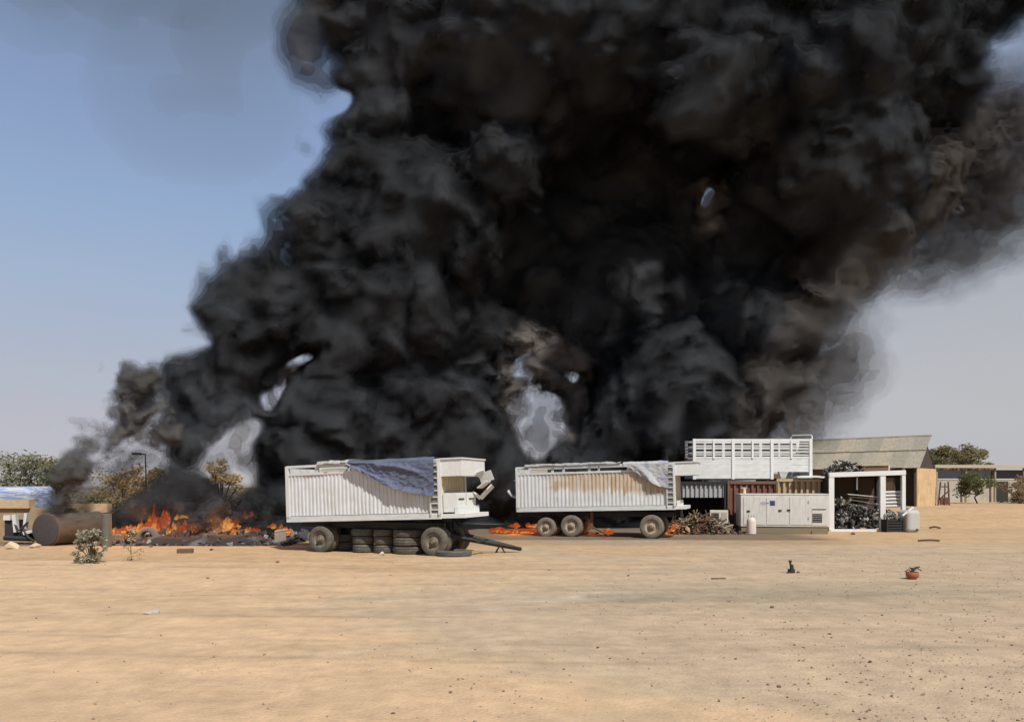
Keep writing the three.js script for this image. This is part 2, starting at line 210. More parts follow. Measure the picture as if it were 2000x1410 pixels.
{ const tip = t1.t.worldToLocal(new THREE.Vector3(0.36, 0.12, -31.2)).toArray(); part('drawbar', [beam([6.9, 0.72, -0.5], tip, 0.1, 0.12), beam([6.9, 0.72, -1.9], tip, 0.1, 0.12), beam([7.9, 0.52, -0.8], [7.9, 0.52, -1.9], 0.08, 0.08)], M.darkSteel, t1.t); const m = new THREE.Vector3(...tip).lerp(new THREE.Vector3(6.9, 0.72, -1.2), 0.33); part('drawbar_stand', [rod([m.x, m.y, m.z], [m.x - 0.15, 0.0, m.z + 0.1], 0.035), rod([m.x, m.y, m.z], [m.x + 0.2, 0.0, m.z], 0.03)], M.darkSteel, t1.t); }
const t2 = trailer({ label: 'white corrugated cargo trailer with brown rust stains, behind and right of the first', pos: [0.243, 0, -41.5], yaw: 18 * Math.PI / 180, L: 8.26, H: 2.36, b0: 1.25, pitch: 0.024, panelH: 1.93, ribs: 0.2, sideMat: std([1, 1, 1], 0.65, { map: sideTex2 }), posts: [2.0, 3.95, 5.95], infill: [0.15, 1.1], hoops: [2, 4, 6], peak: 1.05, lockers: [], step: 0.5,
  wheels: [[1.565, 0.52, 0.06], [2.93, 0.57, 0.02], [7.05, 0.60, 0.02]], rubber: M.dustyRubber, rimM: M.dustyRim,
  flaps: [slab([[-0.02, 0.75, -0.5], [-0.35, 0.85, -0.4], [-0.55, 1.15, -0.3]], 0.3, 0.05), slab([[0.0, 1.7, -0.3], [-0.18, 1.66, -0.3]], 0.2, 0.06)] });
part('landing_leg', [bx(0.14, 0.9, 0.14, 3.95, 0.85, -0.4), beam([4.0, 0.5, -0.4], [4.9, 0.1, -0.1], 0.06, 0.06), beam([4.6, 0.2, -0.1], [4.6, 0.0, -0.1], 0.05, 0.05)], M.rust, t2.t);
// a sheet thrown over a trailer: u along it, v from the far side over the roof and down the near side
function tarp(name, label, tr, x0, x1, H, W, drop, topIn, m, folds) {
  const nu = 110, nv = 64, pos = [], uv = [], idx = [], o = thing(name, label, 'tarpaulin', tr.t.position.toArray(), tr.t.rotation.y);
  for (let i = 0; i <= nu; i++) for (let j = 0; j <= nv; j++) {
    const u = i / nu, x = mix(x0, x1, u), top = topIn(u), d = drop(u), s = (j / nv) * (top + d);
    let y, z; if (s < top) { const a = s / top; z = -top + s; y = H + 0.05 + 0.05 * Math.sin(a * Math.PI) - 0.06 * Math.abs(Math.sin(x * 2.1)) * Math.sin(a * Math.PI); } else { const e = s - top; z = 0.05 + 0.02 * Math.min(e, 1); y = H + 0.03 - e; }
    const down = clamp((s - top) / Math.max(d, 0.1), 0, 1), f = folds(u, down, x, s);
    pos.push(x + 0.03 * N3(u * 9, down * 6, 3), y + (s < top ? f * 0.5 : -0.02), z + (s < top ? 0 : Math.max(0.0, f))); uv.push(x / 3, s / 3);
    if (i && j) { const p = i * (nv + 1) + j; idx.push(p, p - nv - 1, p - 1, p - 1, p - nv - 1, p - nv - 2); }
  }
  const g = new THREE.BufferGeometry(); g.setAttribute('position', new THREE.Float32BufferAttribute(pos, 3)); g.setAttribute('uv', new THREE.Float32BufferAttribute(uv, 2)); g.setIndex(idx); g.applyMatrix4(tr.tilt); g.computeVertexNormals();
  part('sheet', g, m, o); return { o, tilt: tr.tilt };
}
const tarpTex = tex(256, 256, (u, v) => { const a = fbm(u * 6, v * 6, 2, 5), b = fbm(u * 16, v * 5, 7, 3), k = 1 + 0.35 * a, w = clamp((b - 0.12) * 2.4, 0, 0.55); return [mix(0.088 * k, 0.19, w * 0.25), mix(0.102 * k, 0.195, w * 0.25), mix(0.158 * k, 0.22, w * 0.25)]; });
const tarpMat = std([1, 1, 1], 0.7, { map: tarpTex, side: THREE.DoubleSide }), paleTarp = std([1, 1, 1], 0.75, { side: THREE.DoubleSide, map: tex(256, 256, (u, v) => { const a = fbm(u * 6, v * 6, 12, 5), w = clamp(sstep(0.02, 0.2, a + (u * 3 % 1) * 0.3 - 0.15), 0, 1); return [mix(0.40, 0.27, w) * (1 + 0.3 * a), mix(0.40, 0.285, w) * (1 + 0.3 * a), mix(0.395, 0.35, w) * (1 + 0.3 * a)]; }) });
const dropCurve = (pts) => (u) => { let k = 0; while (k < pts.length - 2 && u > pts[k + 1][0]) k++; return mix(pts[k][1], pts[k + 1][1], clamp((u - pts[k][0]) / (pts[k + 1][0] - pts[k][0]), 0, 1)); };
const tp1 = tarp('tarpaulin', 'faded blue tarpaulin hanging in a curve over the front trailer', t1, 2.9, 6.62, 2.25, 2.4, dropCurve([[0, 0.06], [0.09, 0.22], [0.25, 0.55], [0.42, 0.86], [0.58, 1.08], [0.75, 1.25], [0.88, 1.35], [1, 1.4]]), (u) => 1.5, tarpMat, (u, d, x, s) => 0.05 + 0.10 * Math.pow(Math.max(0, Math.sin(15 * (0.55 * d - 0.30 * u * u + 0.12 * N3(u * 4, d * 3, 1)) + 1.2)), 2) * sstep(0, 0.2, d) * sstep(0.98, 0.7, u) + 0.045 * Math.pow(1 - Math.abs(N3(u * 9 + d * 5, d * 7 - u * 3, 5)) * 1.6, 4) * sstep(0, 0.15, d) + 0.02 * Math.abs(N3(u * 22, d * 18, 9)) + 0.10 * sstep(0.85, 1, d));
part('hem', tube(Array.from({ length: 14 }, (_, i) => { const u = i / 13; return [mix(2.9, 6.62, u), 2.25 - dropCurve([[0, 0.06], [0.09, 0.22], [0.25, 0.55], [0.42, 0.86], [0.58, 1.08], [0.75, 1.25], [0.88, 1.35], [1, 1.4]])(u) + 0.02, 0.17]; }), 0.045, 6, 40).applyMatrix4(tp1.tilt), std([0.30, 0.30, 0.32], 0.8), tp1.o);
tarp('tarpaulin', 'grey and pale blue tarpaulin over the front corner of the rust stained trailer', t2, 5.7, 7.95, 2.36, 2.4, dropCurve([[0, 0.05], [0.15, 0.25], [0.5, 0.85], [0.8, 1.2], [1, 1.28]]), (u) => 1.6, paleTarp, (u, d, x) => 0.05 + 0.12 * Math.max(0, Math.sin(9 * (u - 0.5 * d))) * d + 0.05 * Math.abs(N3(u * 8, d * 7, 15)));
tarp('tarpaulin', 'crumpled grey sheet along the open roof of the rust stained trailer', t2, 0.5, 5.6, 2.40, 2.4, () => 0.05, (u) => 1.9, std([0.30, 0.29, 0.27], 0.85, { side: THREE.DoubleSide }), (u, d, x) => 0.05 + 0.16 * N3(u * 11, d * 3, 25) + 0.06 * N3(u * 30, d * 9, 5));
tarp('tarpaulin', 'rumpled pale grey sheet on the rear roof of the front trailer', t1, 1.5, 2.95, 2.28, 2.4, () => 0.05, (u) => 1.7, std([0.34, 0.33, 0.31], 0.85, { side: THREE.DoubleSide }), (u, d, x) => 0.06 + 0.16 * N3(u * 6, d * 3, 35) + 0.06 * N3(u * 20, d * 9, 5));
// tyres
function looseTyre(label, pos, R, w, group, lean, rub = M.rubber) { const o = thing('tyre', label, 'tyre', pos, rnd() * 6, group); part('rubber_ring', tyreGeo(R, w, 0.54), rub, o); if (lean) o.rotation.set(lean[0], o.rotation.y, lean[1]); return o; }
{
  const stacks = [[667, 1076, 0.46, [0.36, 0.32], 'leftmost pair of tyres beside the rear wheel'], [710, 1080, 0.46, [0.33, 0.33, 0.3], 'stack of three tyres second from the rear wheel'], [750, 1081, 0.43, [0.34, 0.32, 0.28], 'stack of three tyres behind the pale stone'], [800, 1083, 0.64, [0.31, 0.34, 0.3], 'wide stack of tyres left of the front wheel']];
  const ord = ['bottom', 'middle', 'top'];
  for (const [px, py, R, hs, where] of stacks) { let [x, y, z] = onGround(px, py); z -= R * 0.8; x = (px - 1000) * -z / F; hs.forEach((h, i) => { const n = hs.length === 2 ? ['bottom', 'top'][i] : ord[i]; looseTyre(`dusty black tyre, ${n} of the ${where.replace('leftmost pair of tyres', 'leftmost pair')}`, [x + rr(-0.03, 0.03), y, z + rr(-0.03, 0.03)], R * rr(0.96, 1.03), h, 'tyres stacked beside the front trailer', null); y += h; }); }
  const [x, y, z] = onGround(884, 1088); looseTyre('worn tyre lying flat in the sand below the front wheel', [x, y - 0.05, z - 0.6], 0.68, 0.26, 'loose tyres');
}
// ---------------------------------------------------------------- stones and litter in the yard
function stone(label, px, py, s, c, sq = 0.7) { const o = part('stone', rockGeo[Math.floor(rnd() * 4)].clone().scale(s, s * sq, s * 0.9).translate(0, s * sq * 0.45, 0), std(c, 0.95), scene); o.position.set(...onGround(px, py)); o.rotation.y = rnd() * 6; return tag(o, label, 'stone', null); }
stone('pale rounded stone in front of the stacked tyres', 745, 1085, 0.13, [0.55, 0.47, 0.36], 1);
stone('white boulder at the left edge below the scrap', 26, 1072, 0.36, [0.62, 0.52, 0.38], 0.8);
stone('smaller pale boulder beside the white one', 66, 1070, 0.26, [0.45, 0.36, 0.25], 0.7);
stone('flat grey stone alone in the left foreground', 298, 1198, 0.2, [0.42, 0.40, 0.36], 0.3);
stone('brown clod left of the front trailer tyres', 541, 1099, 0.09, [0.16, 0.10, 0.06]); stone('dark clod in front of the ash heap', 412, 1075, 0.1, [0.15, 0.07, 0.045]); stone('dark red lump before the half buried tyre', 293, 1069, 0.14, [0.11, 0.06, 0.05]);
stone('small black stone in the central foreground', 1168, 1266, 0.035, [0.06, 0.045, 0.035]); stone('brown pebble right of the yard centre', 1508, 1187, 0.06, [0.14, 0.1, 0.07]); stone('small stone in the right foreground', 1698, 1294, 0.045, [0.1, 0.075, 0.05]); stone('small stone near the bottom right', 1522, 1343, 0.04, [0.12, 0.085, 0.05]); stone('reddish stone before the white cage frame', 1666, 1044, 0.16, [0.2, 0.09, 0.05]);
for (let i = 0; i < 18; i++) { // clods and stones lying about
  const px = rr(30, 1960), py = 1105 + 290 * Math.pow(rnd(), 1.3), Z = gz(py); const o = part('stone', rockGeo[i % 4].clone().scale(1, 0.6, 0.9).translate(0, 0.2, 0), std([[0.15, 0.105, 0.065], [0.11, 0.08, 0.055], [0.26, 0.19, 0.125]][i % 3], 0.95), scene); const k = rr(2.2, 5.0) * Z / F; o.scale.set(k * rr(0.8, 1.6), k, k); o.position.set(...onGround(px, py)); o.rotation.y = rnd() * 6; tag(o, 'small loose clod lying on the open sand of the yard', 'stone', 'loose clods scattered over the yard');
}
{ // brick
  const o = part('broken_brick', new RoundedBoxGeometry(0.58, 0.18, 0.3, 2, 0.03).translate(0, 0.08, 0), std([0.13, 0.075, 0.05], 0.95), scene); o.position.set(...onGround(361, 1080)); o.rotation.y = 0.2; tag(o, 'dark broken brick on the sand in front of the fire', 'brick');
  const p = thing('clay_pot', 'broken orange clay pot with twigs on the right of the yard', 'pot', onGround(1783, 1131), 0.4); p.scale.setScalar(0.85); const pr = [[0.02, 0], [0.12, 0.01], [0.2, 0.08], [0.22, 0.17], [0.2, 0.25], [0.18, 0.24], [0.2, 0.16], [0.1, 0.03], [0, 0.02]].map(([a, b]) => new THREE.Vector2(a, b));
  part('bowl', new THREE.LatheGeometry(pr, 20).scale(1, 0.95, 0.9), std([0.29, 0.105, 0.05], 0.85), p); const tw = []; for (let i = 0; i < 9; i++) { const a = rnd() * 6.28; tw.push(tube([[0.05, 0.15, -0.05], [0.12 + 0.12 * Math.cos(a), 0.3 + rr(0, 0.08), -0.1 + 0.1 * Math.sin(a)], [0.14 + 0.32 * Math.cos(a), 0.28 + rr(-0.05, 0.12), -0.1 + 0.2 * Math.sin(a)]], 0.018, 5)); } part('twig_bundle', tw, std([0.07, 0.055, 0.045], 0.9), p);
  const e = thing('engine_part', 'small black machine part standing on the grey gravel', 'machine part', onGround(1549, 1119), 0.3); part('block', [new THREE.BoxGeometry(0.16, 0.12, 0.14).translate(-0.05, 0.06, 0), new THREE.CylinderGeometry(0.04, 0.05, 0.14, 10).translate(-0.02, 0.18, 0)], M.black, e); part('pipe', [rod([-0.06, 0.1, 0], [-0.09, 0.34, 0], 0.03), new THREE.CylinderGeometry(0.05, 0.04, 0.06, 10).translate(-0.09, 0.35, 0), rod([-0.1, 0.03, 0.02], [-0.24, 0.02, 0.06], 0.025)], M.black, e);
  stone('black lump right of the machine part', 1561, 1119, 0.07, [0.05, 0.045, 0.04]);
  const b = part('plank', bx(0.42, 0.03, 0.09, 0, 0.02, 0), std([0.13, 0.1, 0.07], 0.9), scene); b.position.set(...onGround(1404, 1131)); b.rotation.y = 0.25; tag(b, 'short dark plank flat on the gravel left of the machine part', 'plank');
  const b2 = part('branch', tube([[-0.5, 0.05, 0], [0, 0.08, 0.03], [0.5, 0.05, 0]], 0.04, 6), std([0.07, 0.032, 0.025], 0.9), scene); b2.position.set(...onGround(1815, 1058)); tag(b2, 'dark red stick on the ochre ground right of the grey tank', 'stick');
  const b3 = part('scrap_wood', tube([[-0.3, 0.1, 0], [0, 0.16, 0.05], [0.35, 0.08, 0]], 0.06, 6), std([0.09, 0.05, 0.035], 0.9), scene); b3.position.set(...onGround(1826, 1034)); tag(b3, 'brown wood scrap on the slope right of the grey tank', 'wood scrap');
}
// ---------------------------------------------------------------- foliage
function leaves(n, size, spot, jitter = 0.6) { // many small bent leaf faces
  const pos = new Float32Array(n * 18), nor = new Float32Array(n * 18), a = new THREE.Vector3(), b = new THREE.Vector3(), m = new THREE.Vector3();
  for (let i = 0; i < n; i++) {
    const p = spot(i), s = size * rr(0.8, 1.7); a.set(rr(-1, 1), rr(-0.6, 0.6), rr(-1, 1)).normalize(); b.set(rr(-1, 1), rr(-1, 1), rr(-1, 1)).cross(a).normalize(); m.crossVectors(b, a);
    const q = [p.clone().addScaledVector(a, -s), p.clone().addScaledVector(b, s * 0.4), p.clone().addScaledVector(a, s), p.clone().addScaledVector(b, -s * 0.4)];
    [0, 1, 2, 0, 2, 3].forEach((k, j) => { pos.set(q[k].toArray(), i * 18 + j * 3); nor.set(m.toArray(), i * 18 + j * 3); });
  }
  const g = new THREE.BufferGeometry(); g.setAttribute('position', new THREE.BufferAttribute(pos, 3)); g.setAttribute('normal', new THREE.BufferAttribute(nor, 3)); return g;
}
const leafMat = (c, t = 0.5) => new THREE.MeshPhysicalMaterial({ color: lc(c.map((v) => v * 1.95)), roughness: 0.9, side: THREE.DoubleSide, transmission: t, thickness: 0, specularIntensity: 0.3 });
const bark = std([0.10, 0.075, 0.05], 0.95);
function tree(name, label, cat, pos, h, w, o) { // o: c colours (two), n leaves, size, trunk share, blobs
  const t = thing(name, label, cat, pos, 0, o.group), geos = [], clumps = [], th = h * (o.trunk ?? 0.3);
  for (let s = 0; s < (o.stems ?? 1); s++) geos.push(tube([[rr(-0.1, 0.1) * w * (o.stems > 1 ? 1 : 0), -0.1, 0], [rr(-0.05, 0.05) * w, th * 0.6, rr(-0.05, 0.05) * w], [rr(-0.1, 0.1) * w, th * 1.2, 0]], 0.035 * h * (o.thick ?? 1) * 0.7, 6));
  for (let i = 0; i < o.blobs; i++) {
    const a = rnd() * 6.28, r = Math.sqrt(rnd()) * 0.40 * w, yy = rnd(), y = mix(th * 0.9, h * 0.92, yy), sh = Math.sqrt(Math.max(0.08, 1 - ((yy - 0.35) / 0.75) ** 2)), c = new THREE.Vector3(Math.cos(a) * r * sh, y, Math.sin(a) * r * sh), R = rr(0.10, 0.17) * w * (o.blobR ?? 1);
    clumps.push([c, R]); if (i % 2 === 0) geos.push(tube([[0, th * 0.8, 0], [c.x * 0.5, mix(th, c.y, 0.55), c.z * 0.5], [c.x, c.y, c.z]], 0.010 * h, 4, 4));
  }
  part('trunk', geos, bark, t);
  const spot = () => { const [c, R] = clumps[Math.floor(rnd() * clumps.length)]; const v = new THREE.Vector3(rr(-1, 1), rr(-1, 1), rr(-1, 1)).normalize().multiplyScalar(R * Math.pow(rnd(), 0.45)); v.y *= 0.75; return v.add(c); };
  o.c.forEach((c, k) => tag(part('crown', leaves(Math.round(o.n / o.c.length), o.size, spot), leafMat(c), t), null, null, null, 'stuff'));
  return t;
}
// ---------------------------------------------------------------- left: trees, walls, tank, scrap
const P2 = (px, Z, y = 0) => [(px - 1000) * Z / F, y, -Z];
tree('tree', 'grey green thin crowned tree at the left edge', 'tree', P2(30, 58), 5.0, 7.4, { c: [[0.12, 0.12, 0.075], [0.21, 0.205, 0.15]], n: 7000, size: 0.11, blobs: 60, trunk: 0.08, stems: 3 });
tree('tree', 'olive tree right of the left edge tree, behind the pale smoke', 'tree', P2(112, 60), 5.1, 4.4, { c: [[0.15, 0.13, 0.06], [0.2, 0.17, 0.09]], n: 3800, size: 0.10, blobs: 36, trunk: 0.12, stems: 2 });
tree('tree', 'orange brown drying tree behind the street lamp', 'tree', P2(240, 55), 4.3, 5.2, { c: [[0.32, 0.20, 0.09], [0.20, 0.16, 0.07]], n: 4800, size: 0.10, blobs: 44, trunk: 0.1, stems: 3 });
tree('tree', 'yellowish tree right of the street lamp', 'tree', P2(315, 57), 4.0, 3.0, { c: [[0.26, 0.19, 0.08], [0.18, 0.14, 0.06]], n: 2600, size: 0.11, blobs: 26, trunk: 0.1 });
tree('tree', 'pale dry tree seen through the gap in the smoke', 'tree', P2(432, 60), 5.0, 3.4, { c: [[0.36, 0.28, 0.16], [0.24, 0.18, 0.09]], n: 1600, size: 0.12, blobs: 18, trunk: 0.15 });
tree('bush', 'olive bush beneath the orange tree', 'bush', P2(180, 50), 2.3, 4.6, { c: [[0.12, 0.105, 0.045], [0.16, 0.13, 0.06]], n: 2200, size: 0.1, blobs: 22, trunk: 0.08, stems: 3 });
{ // distant dry scrub behind the yard, both ends
  const spot = (x0, x1, Z, h) => () => { const x = rr(x0, x1), t = 0.55 + 0.45 * N3(x * 0.3, 1, 3) + 0.25 * N3(x * 1.1, 2, 3); return new THREE.Vector3(x, rnd() * h * t, -Z - rr(0, 6)); };
  const o = part('scrub', [leaves(5200, 0.17, spot(-56, -12, 70, 2.9))], leafMat([0.17, 0.14, 0.075]), scene); tag(o, 'band of dry olive scrub behind the left walls', 'scrub', null, 'stuff');
  const o2 = part('scrub', [leaves(5200, 0.2, spot(30, 90, 104, 5))], leafMat([0.13, 0.11, 0.07]), scene); tag(o2, 'band of brownish scrub behind the far right sheds', 'scrub', null, 'stuff');
}
{
  const lamp = thing('street_lamp', 'dark street lamp with one short arm behind the fire', 'street lamp', P2(287, 45));
  part('pole', rod([0, 0, 0], [-0.12, 4.45, 0], 0.05, 8, 0.035), M.darkSteel, lamp); part('lamp_arm', rod([-0.12, 4.43, 0], [-0.5, 4.46, 0], 0.035), M.darkSteel, lamp); part('lamp_head', new RoundedBoxGeometry(0.5, 0.13, 0.2, 2, 0.04).translate(-0.6, 4.46, 0), M.darkSteel, lamp);
  const sandM = std([1, 1, 1], 0.95, { map: weathered([0.50, 0.36, 0.22], [0.34, 0.24, 0.14], [0.2, 0.13, 0.08], 0.35, 0, 2, 2, 31) }), mud = std([1, 1, 1], 0.95, { map: weathered([0.36, 0.25, 0.15], [0.22, 0.15, 0.09], [0.12, 0.08, 0.05], 0.45, 0.08, 3, 2, 32) });
  const w1 = thing('mud_wall', 'low brown wall with a pale coping at the left edge', 'wall', P2(-60, 37)); part('wall_body', bx(7.6, 1.58, 0.3, 1.1, 0.79, 0), mud, w1); part('coping', bx(3.0, 0.4, 0.5, 1.45, 1.78, 0.05), sandM, w1);
  const w2 = thing('mud_wall', 'low wall with a pale coping block behind the rusty tank', 'wall', P2(120, 38.2)); part('wall_body', bx(4.2, 1.3, 0.3, 1.0, 0.65, 0), M.soot, w2); part('coping', bx(2.15, 0.42, 0.5, 1.25, 1.55, 0.05), sandM, w2);
  // load under a blue and white sheet behind the wall
  const ld = thing('covered_load', 'load under a blue and white sheet behind the left wall', 'covered load', P2(-30, 42)); const g = new RoundedBoxGeometry(5.2, 1.5, 2.4, 6, 0.35).translate(0.6, 1.8, 0); const pa = g.attributes.position; for (let i = 0; i < pa.count; i++) pa.setY(i, pa.getY(i) + 0.25 * fbm(pa.getX(i) * 0.9, pa.getY(i), pa.getZ(i), 3)); g.computeVertexNormals();
  part('sheet_cover', g, std([1, 1, 1], 0.7, { map: tex(128, 128, (u, v) => { const a = fbm(u * 5, v * 14, 3, 4), w = sstep(-0.05, 0.1, a); return [mix(0.20, 0.5, w), mix(0.28, 0.5, w), mix(0.5, 0.52, w)]; }) }), ld); part('load_base', bx(5, 1.1, 2.2, 0.6, 0.55, 0), M.soot, ld);
  // tank
  const tk = thing('steel_tank', 'rusty brown cylindrical steel tank lying on its side', 'tank', [-20.35, 0.70, -34.35]); const th = 76 * Math.PI / 180, ax = new THREE.Vector3(Math.cos(th), 0, -Math.sin(th)); const q = new THREE.Quaternion().setFromUnitVectors(new THREE.Vector3(0, 1, 0), ax);
  const rustT = std([1, 1, 1], 0.7, { metalness: 0.15, map: weathered([0.095, 0.082, 0.066], [0.055, 0.045, 0.036], [0.10, 0.06, 0.04], 0.5, 0.12, 3, 3, 41) });
  part('shell', new THREE.CylinderGeometry(0.70, 0.70, 3.0, 40, 1, true).translate(0, 1.5, 0).applyQuaternion(q), rustT, tk);
  for (const y of [0, 3.0]) part('end_plate', new THREE.SphereGeometry(0.70, 32, 10, 0, Math.PI * 2, 0, Math.PI / 2).scale(1, 0.13, 1).rotateX(y ? 0 : Math.PI).translate(0, y, 0).applyQuaternion(q), std([1, 1, 1], 0.85, { map: weathered([0.055, 0.048, 0.046], [0.035, 0.03, 0.028], [0.08, 0.05, 0.035], 0.5, 0.05, 3, 3, 42) }), tk);
  for (const y of [0.05, 2.95]) part('rim_band', new THREE.TorusGeometry(0.71, 0.03, 6, 40).rotateX(Math.PI / 2).translate(0, y, 0).applyQuaternion(q), M.rust, tk);
  part('manhole', new THREE.CylinderGeometry(0.2, 0.2, 0.14, 16).translate(ax.x * 2, 0.74, ax.z * 2), rustT, tk);
  const po = thing('steel_drum', 'narrow grey green upright drum between tank and fire', 'drum', onGround(207, 1068)); const dr = [[0, 0], [0.21, 0], [0.22, 0.03], [0.2, 0.05], [0.2, 0.5], [0.22, 0.53], [0.2, 0.56], [0.2, 0.95], [0.22, 0.98], [0.2, 1.0], [0.2, 1.4], [0.21, 1.43], [0, 1.41]].map(([a, b]) => new THREE.Vector2(a, b)); part('drum_body', new THREE.LatheGeometry(dr, 20), std([0.12, 0.115, 0.095], 0.75, { metalness: 0.2 }), po);
  // scrapped machine behind the boulders
  const sc = thing('scrap_engine', 'heap of white and black engine scrap left of the tank', 'scrap', P2(42, 35.6));
  part('engine_block', [bx(0.6, 0.9, 0.5, -0.35, 0.65, 0, 0.2), bx(0.4, 0.5, 0.5, 0.3, 0.4, 0.05, -0.3), rod([-0.6, 0.3, 0.3], [0.6, 0.25, 0.35], 0.12)], M.black, sc); part('white_casing', [bx(0.16, 0.8, 0.2, -0.1, 0.95, 0.3, 0, 0, 0.1), bx(0.12, 0.9, 0.2, 0.32, 0.95, 0.25, 0, 0, -0.1), bx(0.35, 0.14, 0.25, 0.5, 0.55, 0.35, 0, 0, 0.3), bx(0.3, 0.22, 0.2, -0.45, 1.2, 0.3)], M.white, sc);
  part('hose', [tube([[-0.2, 1.1, 0.3], [0.1, 0.6, 0.45], [0.45, 1.0, 0.3]], 0.05), tube([[0.3, 0.7, 0.4], [0.6, 0.3, 0.5], [0.8, 0.15, 0.4]], 0.06)], M.darkSteel, sc);
  const bushAt = onGround(176, 1100);
  const sb = tree('shrub', 'round pale leaved shrub in the sand before the tank', 'shrub', bushAt, 1.2, 1.22, { c: [[0.20, 0.19, 0.135], [0.30, 0.285, 0.215], [0.10, 0.095, 0.06]], n: 2100, size: 0.045, blobs: 40, trunk: 0.04, blobR: 0.9, thick: 0.3 });
  const st = thing('shrub', 'thin dry plant right of the round shrub', 'plant', onGround(256, 1096)); part('stem', [tube([[0, 0, 0], [-0.03, 0.5, 0], [0.02, 1.1, 0]], 0.02, 5), tube([[0, 0.2, 0], [0.25, 0.4, 0], [0.35, 0.45, 0]], 0.012, 4), tube([[0, 0.3, 0], [-0.2, 0.5, 0], [-0.3, 0.5, 0]], 0.012, 4)], std([0.2, 0.14, 0.08], 0.9), st); const lfc = part('leaf_cluster', leaves(160, 0.045, () => { const t = rnd(); return t < 0.5 ? new THREE.Vector3(rr(-0.14, 0.14), rr(0.7, 1.15), rr(-0.12, 0.12)) : new THREE.Vector3(rr(-0.4, 0.45), rr(0.05, 0.5), rr(-0.2, 0.2)); }), leafMat([0.3, 0.24, 0.14]), st); lfc.userData.kind = 'stuff';
}
// ---------------------------------------------------------------- fires and what burns
const flameM = new THREE.MeshBasicMaterial({ vertexColors: true, transparent: true, side: THREE.DoubleSide });
const HEAT = [[0.36, 0.04, 0.01], [0.60, 0.145, 0.03], [0.98, 0.54, 0.16]];
function tongue(w, h, s, k) { // one licking tongue of flame, rooted at y = 0
  const g = new THREE.SphereGeometry(1, 28, 24), p = g.attributes.position, lean = rr(-0.3, 0.5);
  for (let i = 0; i < p.count; i++) { let x = p.getX(i), y = (p.getY(i) + 1) / 2, z = p.getZ(i); const k = Math.pow(1 - y, 0.5) * (1.1 + 0.4 * N3(s, y * 4, 2)), n = N3(x * 1.8 + s, y * 3.6, z * 1.4 + s), n2 = N3(x * 3.5 + s, y * 8, z * 3); x = x * k * (1 + 0.5 * n2) + lean * y * y + 0.55 * n * y; z = z * k * (1 + 0.4 * n) + 0.3 * n2 * y; p.setXYZ(i, x * w, y * h * (1 + 0.45 * n + 0.2 * n2), z * w * 0.7); }
  const c = new Float32Array(p.count * 4), uvy = g.attributes.uv;
  for (let i = 0; i < p.count; i++) { const y = uvy.getY(i), n = N3(p.getX(i) / w * 2 + s, y * 5, 3), t = clamp(1 - y * 1.15 + 0.7 * n, 0, 1), lo = HEAT[Math.max(0, k - 1)], hi = HEAT[Math.min(2, k + (n > 0.1 ? 1 : 0))]; c.set([0, 1, 2].map((j) => mix(lo[j], hi[j], t)), i * 4); c[i * 4 + 3] = clamp((0.62 + 0.9 * n) * sstep(1, 0.55, y) * sstep(-0.02, 0.16, y), 0, 0.85); } // heat falls towards the thin tips
  g.setAttribute('color', new THREE.BufferAttribute(c, 4)); g.computeVertexNormals(); return g;
}
function fire(label, spots, power) { // spots: [px, py of root, width px, height px, colour, distance]
  const o = thing('fire', label, 'fire', [0, 0, 0]); const c = new THREE.Vector3(); let near = 1e9;
  for (const [px, py, w, h, k, Z] of spots) { c.add(at(px, py - h * 0.4, Z)); near = Math.min(near, Z); }
  c.divideScalar(spots.length); o.position.copy(c).setY(0);
  spots.forEach(([px, py, w, h, k, Z], i) => { const q = at(px, py, Z).sub(o.position); for (let j = 0; j < 9; j++) { const f = part('flame', tongue(w * Z / F * rr(0.14, 0.34), h * Z / F * rr(0.3, 0.95), i * 7.3 + j * 3.1 + px, j % 4 === 2 ? Math.min(2, k + 1) : j % 4 === 1 ? Math.max(0, k - 1) : k), flameM, o); f.position.set(q.x + rr(-0.6, 0.6) * w * Z / F, q.y + rr(-0.1, 0.2) * h * Z / F, q.z + (j === 2 ? 0.12 : rr(-0.2, 0.05))); f.castShadow = false; } });
  const l = new THREE.PointLight(new THREE.Color().setRGB(1, 0.35, 0.08), power); l.position.set(c.x, c.y + 0.2, -near + 0.9); l.shadow.radius = 30; l.castShadow = true; l.name = 'fire_glow'; scene.add(l);
}
fire('largest orange fire, rising over the burning heap right of the tank', [[306, 1050, 34, 52, 0, 36.6], [290, 1042, 34, 34, 1, 36.4], [322, 1030, 14, 36, 0, 36.8], [318, 1050, 30, 22, 2, 36.2], [276, 1036, 16, 22, 1, 36.6], [262, 1040, 20, 18, 1, 36.6], [250, 1036, 12, 10, 1, 36.6], [330, 1052, 26, 14, 0, 36.2], [300, 1030, 22, 26, 0, 36.9]], 10);
fire('low fire in the middle of the burning heap', [[365, 1044, 34, 20, 0, 36.8], [350, 1034, 18, 18, 1, 37], [378, 1036, 22, 16, 0, 37], [345, 1015, 10, 10, 2, 37.2], [358, 1012, 8, 8, 2, 37.2], [400, 1018, 34, 8, 0, 37.6], [390, 1046, 30, 8, 0, 36.6]], 6);
fire('broad orange fire on the right half of the burning heap', [[436, 1038, 34, 24, 1, 37], [430, 1040, 36, 10, 2, 36.7], [455, 1032, 26, 18, 0, 37.2], [470, 1042, 32, 12, 1, 36.8], [448, 1022, 30, 10, 0, 37.4], [418, 1020, 12, 8, 1, 37.4], [482, 1012, 14, 16, 0, 37.8], [500, 1040, 20, 8, 0, 36.8]], 8);
